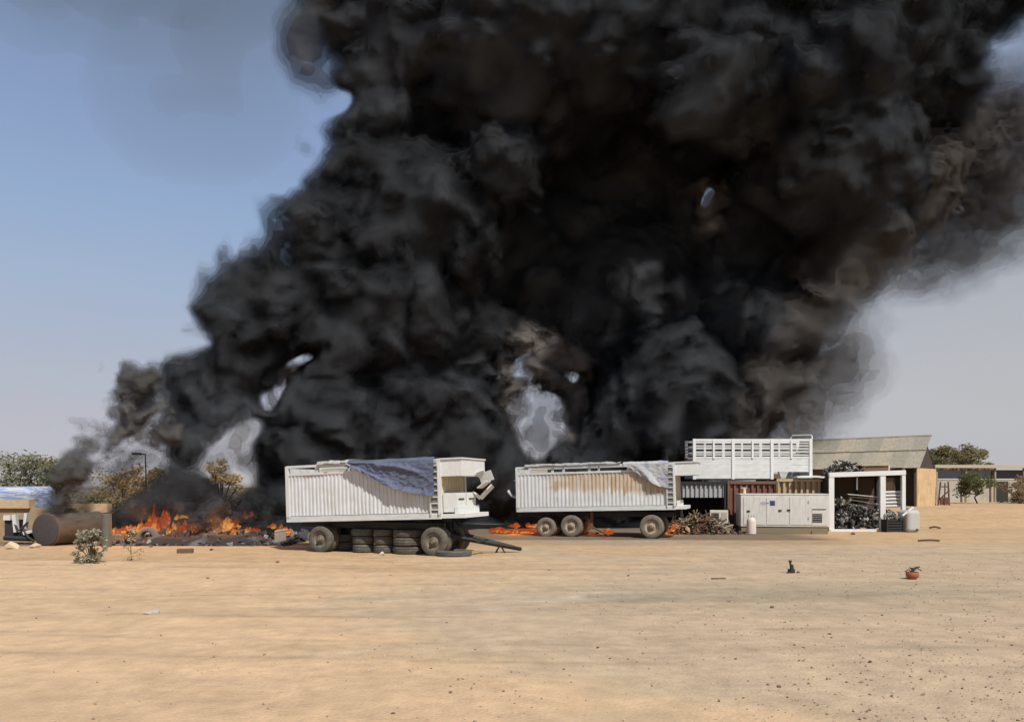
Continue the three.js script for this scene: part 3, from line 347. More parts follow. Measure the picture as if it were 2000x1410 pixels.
fire('small flames at the right end of the heap beside the front trailer', [[537, 1032, 22, 10, 1, 36.8], [550, 1036, 20, 8, 1, 36.4], [562, 1044, 14, 16, 1, 36], [545, 1046, 24, 6, 0, 36]], 3);
fire('small flame burning on top of the leftmost tyre', [[226, 1043, 26, 14, 0, 35.4], [234, 1040, 16, 12, 1, 35.4]], 2);
fire('long low fire on the ground between the two trailers', [[985, 1046, 50, 14, 0, 44.5], [1015, 1048, 46, 16, 0, 44.3], [1000, 1048, 60, 8, 2, 43.8], [1030, 1048, 30, 10, 2, 43.8], [968, 1040, 30, 10, 0, 44.8], [1025, 1032, 36, 12, 0, 45]], 10);
fire('dull red flames under the rust stained trailer', [[1180, 1046, 30, 10, 0, 43], [1190, 1040, 18, 10, 0, 43.4], [1085, 1046, 12, 20, 0, 43.2], [1150, 1046, 20, 6, 0, 43]], 2);
fire('dull red flames at the scrap under the trailer front', [[1312, 1040, 22, 14, 0, 43.2], [1322, 1034, 14, 14, 0, 43.4], [1300, 1044, 14, 8, 0, 43]], 2);
function chunkPile(name, label, cat, n, spot, size, cols, kind = 'stuff') {
  const o = new THREE.InstancedMesh(rockGeo[1], std([1, 1, 1], 0.9), n), q = new THREE.Object3D(), c = new THREE.Color();
  for (let i = 0; i < n; i++) { const [x, y, z] = spot(i), s = size * (0.4 + 1.2 * rnd() * rnd()); q.position.set(x, y, z); q.rotation.set(rnd() * 6, rnd() * 6, rnd() * 6); q.scale.set(s * rr(0.7, 2), s * rr(0.3, 0.8), s * rr(0.5, 1.2)); q.updateMatrix(); o.setMatrixAt(i, q.matrix); const kk = rr(0.7, 1.3); c.setRGB(...cols[Math.floor(rnd() * cols.length)].map((v) => v * kk)); o.setColorAt(i, c); }
  o.name = numbered(name); o.castShadow = o.receiveShadow = true; scene.add(o); return tag(o, label, cat, null, kind);
}
{ // charred heap
  const g = new THREE.PlaneGeometry(1, 1, 90, 24), p = g.attributes.position, x0 = P2(212, 36)[0], x1 = P2(585, 36)[0];
  for (let i = 0; i < p.count; i++) { const u = p.getX(i) + 0.5, v = p.getY(i) + 0.5, x = mix(x0, x1, u), Z = mix(34.2, 39.5, v), e = Math.sin(Math.PI * u) ** 0.4 * Math.sin(Math.PI * Math.min(1, v * 1.1)) ** 0.7; p.setXYZ(i, x, -0.05 + e * (0.5 + 0.7 * fbm(x * 0.7, 3, Z * 0.7, 4) + 0.25 * fbm(x * 3, 5, Z * 3, 2)), -Z); }
  g.computeVertexNormals(); const o = part('ash_heap', g, std([1, 1, 1], 1, { side: THREE.DoubleSide, map: tex(128, 128, (u, v) => { const a = fbm(u * 12, v * 6, 4, 4), w = sstep(0.05, 0.3, a); return [mix(0.025, 0.09, w), mix(0.022, 0.09, w), mix(0.02, 0.095, w)]; }) }), scene); tag(o, 'charred heap of ash and rubbish in flames left of the trailers', 'ash heap', null, 'stuff');
  chunkPile('charred_debris', 'grey and black burnt lumps littering the ash heap', 'debris', 900, () => { const u = rnd(), x = mix(x0, x1, u), Z = 34.3 + 3 * rnd(); return [x, 0.04 + rnd() * 0.5 * sstep(34, 36.5, Z), -Z]; }, 0.17, [[0.03, 0.027, 0.024], [0.04, 0.036, 0.036], [0.07, 0.07, 0.08], [0.05, 0.04, 0.035], [0.16, 0.165, 0.185], [0.07, 0.045, 0.032]]);
  looseTyre('burning tyre lying leftmost at the heap, beside the narrow drum', P2(228, 35.5, 0), 0.42, 0.5, null, null);
  const h = looseTyre('half buried grey tyre rim standing before the largest fire', P2(290, 35.3, 0.28), 0.5, 0.26, null, [1.45, 0.1], std([0.11, 0.11, 0.105], 0.9)); h.rotation.set(1.45, 0, 0.1);
  const bx1 = thing('burnt_crate', 'grey burnt box at the right end of the heap', 'box', P2(547, 35.4), 0.3); part('box_body', bx(0.5, 0.6, 0.4, 0, 0.3, 0), std([0.20, 0.19, 0.17], 0.9), bx1); part('box_lid', bx(0.55, 0.04, 0.44, 0.04, 0.63, 0, 0, 0, 0.15), std([0.28, 0.26, 0.22], 0.9), bx1);
}
// ---------------------------------------------------------------- right: containers, rack, generator, cage
function container(label, x0, x1, Z, y1, m, frameM, o = {}) {
  const w = x1 - x0, D = 2.4, t = thing('cargo_container', label, 'container', [x0, 0, -Z]), y0 = o.y0 ?? 0.12;
  part('front_panel', corrugated(w - 0.16, y1 - y0 - 0.24, o.pitch ?? 0.34, o.depth ?? 0.11, 0.5).translate(0.08, y0 + 0.1, 0), m, t); part('back_panel', bx(w, y1 - 0.1, 0.04, w / 2, y1 / 2, -D), frameM, t);
  for (const x of [0.04, w - 0.04]) { part('end_panel', bx(0.04, y1 - 0.3, D - 0.1, x, y1 / 2, -D / 2), frameM, t); part('corner_post', bx(0.12, y1, 0.12, x === 0.04 ? 0.02 : w - 0.02, y1 / 2, 0), frameM, t); }
  part('roof', bx(w, 0.05, D, w / 2, y1 + 0.005, -D / 2), frameM, t); part('top_rail', bx(w - 0.2, 0.14, 0.1, w / 2, y1 - 0.07, 0.02), frameM, t); if (!o.open) part('bottom_rail', bx(w - 0.2, 0.16, 0.1, w / 2, 0.1, 0.02), frameM, t);
  return t;
}
const redM = std([1, 1, 1], 0.8, { map: weathered([0.165, 0.062, 0.04], [0.10, 0.048, 0.034], [0.16, 0.075, 0.045], 0.4, 0.08, 2, 1, 51) }), tanM = std([1, 1, 1], 0.8, { map: weathered([0.42, 0.31, 0.18], [0.28, 0.2, 0.11], [0.2, 0.11, 0.06], 0.3, 0.02, 2, 1, 52) }), greyM = std([1, 1, 1], 0.7, { map: weathered([0.34, 0.345, 0.345], [0.2, 0.19, 0.175], [0.2, 0.12, 0.08], 0.35, 0.03, 2, 1, 53) });
container('red brown corrugated container under the white rack, left of the generator', 12.62, 15.48, 46, 2.88, redM, M.rust);
container('tan corrugated container showing above the white generator', 15.55, 18.45, 46.2, 3.02, tanM, tanM, { pitch: 0.34, depth: 0.17 });
container('grey corrugated container open and dark below, left of the red one', 9.9, 12.5, 46.1, 2.86, greyM, M.soot, { y0: 1.85, pitch: 0.26, open: true });
{
  const r = thing('truck_bed', 'white slatted truck bed standing on top of the containers', 'truck bed', [10.63, 3.03, -46.3]), w = 7.0, D = 2.1, H = 2.35;
  for (const z of [0, -D]) { for (const y of [0.02, 0.42, 0.82]) part('side_board', bx(w - (y < 0.1 && z === 0 ? 2.3 : 0), 0.39, 0.05, w / 2 - (y < 0.1 && z === 0 ? 1.15 : 0), y + 0.2, z), M.white, r);
    for (const y of z ? [1.6, 1.96] : [1.42, 1.6, 1.78, 1.96, 2.12]) part('slat', bx(w, 0.06, 0.045, w / 2, y, z), M.whiteClean, r); part('top_rail', bx(w + 0.04, 0.13, 0.12, w / 2, H - 0.06, z), M.whiteClean, r); part('mid_rail', bx(w, 0.1, 0.09, w / 2, 1.27, z), M.whiteClean, r);
    for (let i = 0; i < 7; i++) part('post', bx(i % 2 ? 0.11 : 0.17, i % 2 ? 1.1 : H + 0.03, 0.13, 0.08 + i * (w - 0.16) / 6, i % 2 ? 1.75 : H / 2, z + (z ? -0.02 : 0.02)), M.whiteClean, r); }
  for (const x of [0, w]) { part('end_board', bx(0.05, 1.2, D, x, 0.62, -D / 2), M.white, r); for (const y of [1.42, 1.6, 1.78, 1.96]) part('slat', bx(0.045, 0.06, D, x, y, -D / 2), M.whiteClean, r); }
  part('end_hoop', tube([[w, H, 0], [w + 0.05, H + 0.24, -0.1], [w - 0.8, H + 0.26, -1.0], [w - 0.9, H, -1.05]], 0.04), M.whiteClean, r); part('bed_floor', bx(w, 0.08, D, w / 2, 0, -D / 2), M.darkSteel, r); part('bed_skid', [bx(0.1, 0.1, D, 0.6, -0.08, -D / 2), bx(0.1, 0.1, D, 4.4, -0.08, -D / 2)], M.darkSteel, r); part('corner_bracket', bx(0.3, 0.34, 0.2, 4.9, 0.14, -0.1), M.rust, r);
  const sh = part('white_sheet', (() => { const g = new THREE.BoxGeometry(1.9, 0.1, 1.4, 24, 1, 8), p = g.attributes.position; for (let i = 0; i < p.count; i++) p.setY(i, p.getY(i) + 0.07 * N3(p.getX(i) * 1.6, 2, p.getZ(i))); g.computeVertexNormals(); return g; })(), M.whiteClean, scene); sh.position.set(17.5, 3.16, -46.4); tag(sh, 'thin white sheet lying on the tan container', 'sheet');
}
{ // generator
  const w = 4.68, g = thing('generator', 'large white generator housing on a skid before the red container', 'generator', [12.62, 0, -43.5], -0.14), gm = std([1, 1, 1], 0.55, { map: weathered([0.58, 0.57, 0.54], [0.44, 0.38, 0.30], [0.3, 0.2, 0.12], 0.5, 0.03, 2, 1, 61) });
  part('housing', new RoundedBoxGeometry(w, 1.78, 1.8, 3, 0.05).translate(w / 2, 1.26, -0.9), gm, g);
  part('roof_cap', bx(w + 0.06, 0.05, 1.84, w / 2, 2.17, -0.9), M.whiteClean, g); part('skid', [bx(w - 0.1, 0.34, 1.6, w / 2, 0.18, -0.85), bx(0.6, 0.16, 0.06, w - 0.6, 0.08, 0.0)], std([0.2, 0.16, 0.10], 0.85), g);
  for (let i = 0; i < 3; i++) { const d = part('access_door', bx(1.16, 1.5, 0.025, 0.75 + i * 1.22, 1.25, 0.014), gm, g); part('door_handle', bx(0.16, 0.09, 0.05, [0.42, 2.1, 2.56][i], [1.24, 1.28, 1.3][i], 0.04), M.darkSteel, d); }
  const lv = part('louvre_panel', bx(0.78, 0.95, 0.02, w - 0.5, 0.95, 0.012), gm, g); for (let k = 0; k < 6; k++) part('louvre', bx(k ? 0.5 : 0.7, 0.045, 0.05, w - (k ? 0.62 : 0.52), k ? 0.58 + k * 0.1 : 1.36, 0.03, 0, 0.5), k ? M.darkSteel : std([0.2, 0.2, 0.2]), lv);
  for (const y of [0.85, 1.75]) part('hinge', bx(0.06, 0.14, 0.05, w - 1.08, y, 0.03), std([0.3, 0.3, 0.3]), g);
  part('emblem', bx(0.27, 0.27, 0.006, 1.7, 1.68, 0.031), std([0.03, 0.045, 0.12], 0.5), g); part('emblem', new THREE.CylinderGeometry(0.13, 0.13, 0.006, 20).rotateX(Math.PI / 2).scale(1.3, 0.8, 1).translate(1.22, 1.67, 0.031), std([0.35, 0.36, 0.40], 0.5), g); part('emblem', bx(0.14, 0.05, 0.006, 1.44, 1.68, 0.0315), std([0.10, 0.14, 0.34], 0.5), g);
  part('exhaust_pipe', rod([0.28, 2.18, -0.5], [0.28, 2.5, -0.5], 0.09, 12), M.cream, g); part('exhaust_cap', bx(0.3, 0.05, 0.2, 0.25, 2.52, -0.5), M.cream, g);
  const c = thing('gas_cylinder', 'pinkish white gas cylinder standing before the generator', 'gas cylinder', [12.95, 0, -42.6]); part('cylinder_body', new THREE.LatheGeometry([[0, 0], [0.24, 0], [0.25, 0.06], [0.25, 0.7], [0.2, 0.86], [0.1, 0.92], [0, 0.93]].map(([a, b]) => new THREE.Vector2(a, b)), 24), std([0.62, 0.53, 0.47], 0.5), c); part('valve_guard', [rod([-0.13, 0.86, 0], [-0.15, 1.08, 0], 0.025), rod([0.13, 0.86, 0], [0.15, 1.08, 0], 0.025), rod([0, 0.9, 0], [0, 1.02, 0], 0.04)], std([0.4, 0.34, 0.3], 0.6), c);
  const ac = thing('air_conditioner', 'boxy white air conditioner unit beside the red container', 'air conditioner', [11.15, 0.28, -44.4], -0.25); part('unit_case', new RoundedBoxGeometry(1.0, 0.95, 0.5, 2, 0.03).translate(0.5, 0.5, -0.25), std([0.60, 0.55, 0.45], 0.7), ac); for (let k = 0; k < 7; k++) part('louvre', bx(0.42, 0.05, 0.04, 0.3, 0.2 + k * 0.1, 0.01), M.darkSteel, ac); part('unit_stand', [bx(1.1, 0.06, 0.6, 0.5, 0.0, -0.25), bx(0.06, 0.3, 0.06, 0.05, -0.14, 0), bx(0.06, 0.3, 0.06, 0.95, -0.14, 0)], M.cream, ac); part('side_grille', bx(0.3, 0.7, 0.02, 0.78, 0.5, 0.005), std([0.42, 0.38, 0.31], 0.8), ac);
}
function sticks(name, label, cat, n, spot, len, r, cols) { const o = thing(name, label, cat, [0, 0, 0]); o.userData.kind = 'stuff'; cols.forEach((c, k) => { const geos = []; for (let i = 0; i < n / cols.length; i++) { const p = new THREE.Vector3(...spot()), d = new THREE.Vector3(rr(-1, 1), rr(-0.5, 0.7), rr(-0.6, 0.6)).normalize().multiplyScalar(len * rr(0.3, 1)); const a = p.clone().sub(d), b = p.clone().add(d); a.y = Math.max(a.y, 0.03); b.y = Math.max(b.y, 0.03); geos.push(rod(a.toArray(), b.toArray(), r * rr(0.6, 1.4), 5)); } part('scrap_piece', geos, std(c, 0.9), o); }); return o; }
sticks('scrap_heap', 'tangled brown heap of branches and scrap beside the trailer front', 'scrap heap', 220, () => { const x = rr(8.9, 12.0); return [x, rr(0, 1.15) * (1 - Math.abs(x - 10.3) / 2.6), -rr(42.8, 44.3)]; }, 0.5, 0.035, [[0.17, 0.14, 0.08], [0.08, 0.06, 0.04], [0.27, 0.23, 0.15], [0.13, 0.06, 0.04]]);
chunkPile('rubble', 'brown rubble lumps at the foot of the scrap heap', 'rubble', 260, () => { const x = rr(8.8, 13.2); return [x, rr(0.02, 0.5) * Math.max(0.15, 1 - Math.abs(x - 10.2) / 2.4), -rr(42.4, 44.2)]; }, 0.15, [[0.14, 0.1, 0.06], [0.07, 0.05, 0.035], [0.26, 0.2, 0.13], [0.1, 0.045, 0.03]]);
{ // white steel cage
  const Z = 45.4, X0 = 18.25, c = thing('steel_cage', 'white framed open steel cage full of scrap, right of the generator', 'cage', [X0, 0, -Z]), w = 4.4, H = 3.28, D = 3.2, wm = M.whiteClean;
  const xs = [0.14, 3.1, w - 0.1];
  xs.forEach((x, i) => { part('post', bx(i === 2 ? 0.2 : 0.3, H, 0.2, x, H / 2, 0), wm, c); part('post', bx(0.16, H, 0.16, x, H / 2, -D), M.darkSteel, c); part('roof_beam', bx(0.12, 0.12, D - 0.2, x, H - 0.1, -D / 2), M.darkSteel, c); });
  part('top_beam', beam([0, H - 0.02, 0.03], [w, H + 0.12, 0.03], 0.27, 0.2), wm, c); part('bottom_beam', bx(3.1, 0.14, 0.24, 1.6, 0.07, 0.02), wm, c); part('roof', bx(w, 0.04, D, w / 2, H - 0.01, -D / 2), M.soot, c); part('back_wall', bx(w, H - 0.1, 0.05, w / 2, H / 2, -D - 0.1), std([0.07, 0.045, 0.03], 0.95), c); part('side_wall', bx(0.05, H - 0.1, D, -0.05, H / 2, -D / 2), M.soot, c); part('hanging_rod', rod([1.9, H - 0.15, -0.6], [1.9, 2.4, -0.6], 0.05), wm, c);
  chunkPile('scrap_pile', 'dark pile of metal scrap inside the white cage', 'scrap pile', 420, () => { const u = rnd(), x = X0 + 0.35 + u * 2.6; return [x, rnd() * mix(2.15, 1.15, u), -Z - 0.1 - rnd() * 1.1]; }, 0.17, [[0.035, 0.034, 0.03], [0.05, 0.05, 0.045], [0.06, 0.058, 0.05], [0.09, 0.085, 0.08], [0.3, 0.29, 0.27]]);
  for (let i = 0; i < 7; i++) { const b = part('plank', beam([0, 0, 0], [rr(1.3, 1.9), -rr(0.1, 0.9) * (i < 4 ? 1 : -0.3), 0], 0.05, 0.2), std([[0.42, 0.40, 0.36], [0.30, 0.26, 0.19], [0.5, 0.48, 0.45]][i % 3], 0.8), scene); b.position.set(X0 + 1.25 + (i % 3) * 0.15, 2.15 - i * 0.17, -Z - 0.4 - i * 0.12); tag(b, ['topmost leaning board in the cage, above the metal pile', 'second leaning board from the top in the cage', 'third leaning board from the top in the cage', 'fourth leaning board from the top in the cage', 'fifth leaning board from the top in the cage', 'sixth leaning board from the top in the cage', 'lowest leaning board in the cage'][i], 'board', 'boards leaning in the cage'); }
  for (let i = 0; i < 5; i++) { const b = part('pipe', rod([0, 0, 0], [1.0, 0.03, -0.1], 0.075, 8), std([0.5, 0.5, 0.48], 0.6), scene); b.position.set(X0 + 3.28, 1.45 + i * 0.2, -Z - 0.15 - 0.03 * i); tag(b, 'grey white pipe, ' + ['lowest', 'second lowest', 'middle', 'second highest', 'highest'][i] + ' of five racked in the narrow right cage bay', 'pipe', 'pipes racked in the cage'); }
  chunkPile('scrap_pile', 'pale crumpled sheets spilling from the narrow cage bay', 'scrap pile', 46, () => { const u = rnd(); return [X0 + 2.6 + u * 1.9, 0.75 + rnd() * 0.6 - 0.2 * u, -Z + 0.15 - rnd() * 0.6]; }, 0.2, [[0.45, 0.44, 0.42], [0.3, 0.29, 0.27], [0.12, 0.12, 0.11]]);
  sticks('scrap_pile', 'dark branches and bent metal heaped on the cage roof', 'scrap pile', 60, () => { const x = X0 + rr(0.2, 2.0); return [x, H + 0.1 + rr(0, 0.8) * (1 - Math.abs(x - X0 - 1.1) / 1.3), -Z - rr(0.2, 1.6)]; }, 0.38, 0.045, [[0.03, 0.028, 0.025], [0.05, 0.045, 0.04], [0.2, 0.19, 0.17]]);
  const bxx = thing('cardboard_sheet', 'tan flat box lying on the cage roof', 'box', [X0 + 2.05, H + 0.05, -Z - 0.6]); part('box_side', bx(1.5, 0.46, 0.8, 0.75, 0.23, 0), std([0.16, 0.10, 0.06], 0.9), bxx); part('box_top', bx(1.6, 0.06, 0.95, 0.72, 0.5, 0.02, 0, 0, 0.03), std([0.40, 0.32, 0.2], 0.9), bxx); part('box_post', bx(0.08, 0.5, 0.08, 1.55, 0.25, 0.35), M.cream, bxx);
  const tk = thing('water_tank', 'rounded grey tank standing right of the white cage', 'tank', [22.55, 0, -44.9], 0.35); part('tank_body', new RoundedBoxGeometry(0.95, 1.25, 0.9, 5, 0.22).translate(0.1, 0.63, 0), std([0.40, 0.40, 0.36], 0.75), tk); part('tank_neck', new THREE.CylinderGeometry(0.16, 0.2, 0.14, 16).translate(0.15, 1.3, 0), std([0.3, 0.3, 0.27], 0.7), tk); part('lid_strap', beam([-0.7, 0.95, 0.3], [0.2, 1.42, 0.2], 0.07, 0.1), M.whiteClean, tk); part('tap', rod([0.2, 0.15, 0.42], [0.2, 0.15, 0.52], 0.05), M.darkSteel, tk);
  const bk = thing('crate', 'black slatted crate of scrap between cage and grey tank', 'crate', [21.2, 0, -44.6]); for (let k = 0; k < 5; k++) part('slat', bx(0.98, 0.1, 0.04, 0.5, 0.08 + k * 0.15, 0), M.black, bk); part('crate_body', bx(0.94, 0.7, 0.7, 0.5, 0.37, -0.38), M.soot, bk); for (const x of [0.04, 0.96]) part('corner_post', bx(0.06, 0.8, 0.06, x, 0.4, 0.03), M.black, bk);
  chunkPile('scrap_pile', 'dark bits of metal heaped in the black crate', 'scrap pile', 30, () => [21.3 + rnd() * 0.8, 0.74 + rnd() * 0.2, -44.9 - rnd() * 0.5], 0.1, [[0.05, 0.05, 0.045], [0.2, 0.2, 0.18]]);
}
{ // metal roofed shed on the bank
  const gy = 1.0, b = thing('roofed_shed', 'tan shed with a sloping sheet metal roof on the bank', 'shed', [30.8, gy, -60], 0), L = new THREE.Vector3(-0.72, 0, -0.69).normalize(), G = new THREE.Vector3(0.69, 0, -0.72).normalize(), V = (l, h, g) => L.clone().multiplyScalar(l).addScaledVector(G, g).setY(h);
  const len = 13, wd = 5, eave = 3.25, ridge = 5.55;
  const quad = (a, b2, c, d) => { const g = new THREE.BufferGeometry(); g.setAttribute('position', new THREE.Float32BufferAttribute([a, b2, c, a, c, d].flatMap((p) => p.toArray()), 3)); g.setAttribute('uv', new THREE.Float32BufferAttribute([0, 0, 1, 0, 1, 1, 0, 0, 1, 1, 0, 1], 2)); g.computeVertexNormals(); return g; };
  const thick = (a, b2, c, d, t) => { const n = new THREE.Vector3().subVectors(b2, a).cross(new THREE.Vector3().subVectors(d, a)).normalize().multiplyScalar(-t); const A = [a, b2, c, d], B = A.map((p) => p.clone().add(n)); return merge([quad(...A), quad(B[3], B[2], B[1], B[0]), quad(A[0], B[0], B[1], A[1]), quad(A[1], B[1], B[2], A[2]), quad(A[2], B[2], B[3], A[3]), quad(A[3], B[3], B[0], A[0])]); };
  const roofM = [[0.42, 0.38, 0.30], [0.36, 0.33, 0.26], [0.46, 0.40, 0.30]].map((c, i) => std([1, 1, 1], 0.6, { metalness: 0.1, side: THREE.DoubleSide, map: weathered(c, [0.22, 0.19, 0.15], [0.13, 0.10, 0.08], 0.4, i === 1 ? 0.06 : 0, 1, 3, 70 + i) }));
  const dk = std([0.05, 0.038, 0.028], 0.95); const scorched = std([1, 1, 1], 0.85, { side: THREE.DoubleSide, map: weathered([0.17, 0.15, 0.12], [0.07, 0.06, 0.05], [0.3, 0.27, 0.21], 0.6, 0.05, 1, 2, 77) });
  const rf = new THREE.Group(); rf.name = 'roof'; b.add(rf);
  const NS = 12; for (let i = 0; i < NS; i++) { const a0 = -0.35 + i * (len + 0.7) / NS, a1 = a0 + (len + 0.7) / NS + 0.05, lift = (i % 2) * 0.02; const m = i === 8 || i === 9 ? scorched : roofM[(i * 7) % 3];
    part('roof_sheet', thick(V(a0, eave - 0.25 + lift, -0.35), V(a1, eave - 0.25 + lift, -0.35), V(a1, (eave + ridge) / 2 - 0.02 + lift, wd * 0.25), V(a0, (eave + ridge) / 2 - 0.02 + lift, wd * 0.25), 0.02), m, rf);
    part('roof_sheet', thick(V(a0, (eave + ridge) / 2 - 0.06 + 0.06 + lift, wd * 0.235), V(a1, (eave + ridge) / 2 + lift, wd * 0.235), V(a1, ridge + lift, wd * 0.5), V(a0, ridge + lift, wd * 0.5), 0.02), roofM[(i * 5 + 1) % 3], rf);
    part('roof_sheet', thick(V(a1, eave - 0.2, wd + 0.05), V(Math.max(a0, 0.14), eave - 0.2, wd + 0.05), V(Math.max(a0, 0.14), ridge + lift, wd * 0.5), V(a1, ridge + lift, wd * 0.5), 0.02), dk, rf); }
  part('ridge_cap', beam(V(-0.4, ridge + 0.04, wd / 2).toArray(), V(len + 0.3, ridge + 0.04, wd / 2).toArray(), 0.12, 0.06), roofM[1], rf);
  const wallM = std([1, 1, 1], 0.9, { map: weathered([0.60, 0.42, 0.23], [0.40, 0.27, 0.15], [0.26, 0.16, 0.085], 0.65, 0.06, 2, 2, 75) });
  part('gable_wall', thick(V(0, 0, 0.25), V(0, 0, wd), V(0, eave - 0.25, wd), V(0, eave - 0.25, 0.25), 0.12), wallM, b);
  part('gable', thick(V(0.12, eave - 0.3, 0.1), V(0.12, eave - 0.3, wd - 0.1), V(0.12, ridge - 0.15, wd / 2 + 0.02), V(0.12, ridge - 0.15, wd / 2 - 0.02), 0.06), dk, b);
  part('long_wall', thick(V(len, 0, 0), V(1.6, 0, 0), V(1.6, eave - 0.05, 0), V(len, eave - 0.05, 0), -0.12), std([0.16, 0.105, 0.065], 0.95), b); part('back_wall', thick(V(len, 0, wd), V(0.2, 0, wd), V(0.2, eave - 0.1, wd), V(len, eave - 0.1, wd), 0.1), wallM, b);
  for (const l of [0.1, 0.9, 1.6]) part('timber_post', beam(V(l, 0, -0.02).toArray(), V(l, eave - 0.1, -0.02).toArray(), 0.16, 0.16), l === 0.9 ? M.cream : dk, b); part('doorway_back', thick(V(1.7, 0, 0.5), V(0.1, 0, 0.5), V(0.1, eave - 0.2, 0.5), V(1.7, eave - 0.2, 0.5), 0.05), dk, b);
}
{ // far right
  const rs = thing('scrap_metal', 'reddish rusted metal frame leaning behind the tan shed wall', 'scrap', [34.6, groundY(34.6, 63.2), -63.2]), fr = std([0.10, 0.05, 0.033], 0.9); part('frame_bar', [rod([-0.4, 0, 0], [-0.2, 1.9, 0], 0.06), rod([0.5, 0, 0], [0.4, 1.9, 0], 0.06), rod([-0.25, 1.5, 0], [0.45, 1.5, 0], 0.05), rod([-0.4, 0.4, 0], [0.5, 1.2, 0], 0.05), rod([0, 0, 0.2], [0.1, 1.8, 0.1], 0.05)], fr, rs); part('scrap_plate', bx(0.7, 0.6, 0.1, 0.05, 0.35, 0.1), fr, rs);
  const Z = 76, gy = groundY(42, Z), s = thing('long_shed', 'long low shed with a tan fascia and blue upper panels', 'shed', [40.6, gy, -Z], 0.10), L = 15;
  const pw = std([1, 1, 1], 0.9, { map: weathered([0.42, 0.39, 0.34], [0.3, 0.26, 0.2], [0.2, 0.15, 0.1], 0.4, 0.02, 3, 1, 81) });
  part('wall', bx(L, 2.2, 0.2, L / 2, 1.1, 0), pw, s); part('roof_fascia', bx(L + 0.6, 0.3, 0.3, L / 2, 3.45, 0.7), std([0.42, 0.36, 0.26], 0.8), s); part('roof', bx(L + 0.6, 0.1, 5, L / 2, 3.55, -1.8), std([0.36, 0.31, 0.23], 0.8), s);
  for (let i = 0; i < 5; i++) part('upper_panel', bx(2.9, 0.85, 0.12, 1.55 + i * 3, 2.7, -0.1), i < 2 ? std([0.22, 0.25, 0.34], 0.8) : std([0.09, 0.09, 0.11], 0.9), s); for (let i = 0; i <= 5; i++) part('roof_post', bx(0.16, 3.3, 0.16, 0.05 + i * 3, 1.65, 0.5), std([0.3, 0.25, 0.17], 0.9), s); part('sill_rail', bx(L, 0.14, 0.2, L / 2, 2.22, 0.05), std([0.48, 0.44, 0.36], 0.8), s);
  for (let i = 0; i < 2; i++) part('doorway', bx(1.4, 2.0, 0.06, 7 + i * 4, 1.0, 0.12), M.black, s);
  tree('tree', 'small dark green spreading tree before the long shed', 'tree', [42.0, groundY(42, 71), -71], 2.65, 4.2, { c: [[0.055, 0.065, 0.022], [0.085, 0.085, 0.03]], n: 2600, size: 0.1, blobs: 26, trunk: 0.34, blobR: 1.1 });
  tree('bush', 'brown leafless bush right of the small green tree', 'bush', [45.5, groundY(45, 70.5), -70.5], 2.6, 3.8, { c: [[0.14, 0.085, 0.055], [0.18, 0.13, 0.08]], n: 1500, size: 0.09, blobs: 20, trunk: 0.1, stems: 4 });
  tree('bush', 'dusty brown bush at the right edge', 'bush', [47.4, groundY(45, 72), -72.5], 2.4, 3.4, { c: [[0.16, 0.11, 0.07], [0.2, 0.15, 0.09]], n: 1300, size: 0.09, blobs: 16, trunk: 0.1, stems: 4 });
  tree('tree', 'large olive tree behind the long shed', 'tree', [50.5, 1, -92], 6.4, 6.6, { c: [[0.105, 0.095, 0.045], [0.14, 0.12, 0.06]], n: 6500, size: 0.14, blobs: 46, trunk: 0.15 });
  tree('tree', 'dense olive tree joining the large one on its right', 'tree', [54.2, 1, -93], 6.7, 6.0, { c: [[0.11, 0.10, 0.05], [0.15, 0.13, 0.065]], n: 5500, size: 0.14, blobs: 40, trunk: 0.15 });
  tree('tree', 'lower olive tree nearest the metal roof', 'tree', [47.0, 1, -88], 5.2, 4.6, { c: [[0.095, 0.09, 0.045], [0.13, 0.12, 0.06]], n: 4000, size: 0.14, blobs: 32, trunk: 0.12 });
  const ho = part('branch_pile', mergeGeometries([1].map(() => merge(Array.from({ length: 26 }, () => { const a = [rr(-1, 1), rr(0.05, 0.45), rr(-0.4, 0.4)], c = [a[0] + rr(-0.8, 0.8), rr(0.03, 0.5), a[2] + rr(-0.4, 0.4)]; return rod(a, c, 0.04, 5); })))), std([0.1, 0.075, 0.05], 0.9), scene); ho.position.set(...onGround(1990, 994)); tag(ho, 'dark cut branches lying on the slope at the right edge', 'branches', null, 'stuff');
}
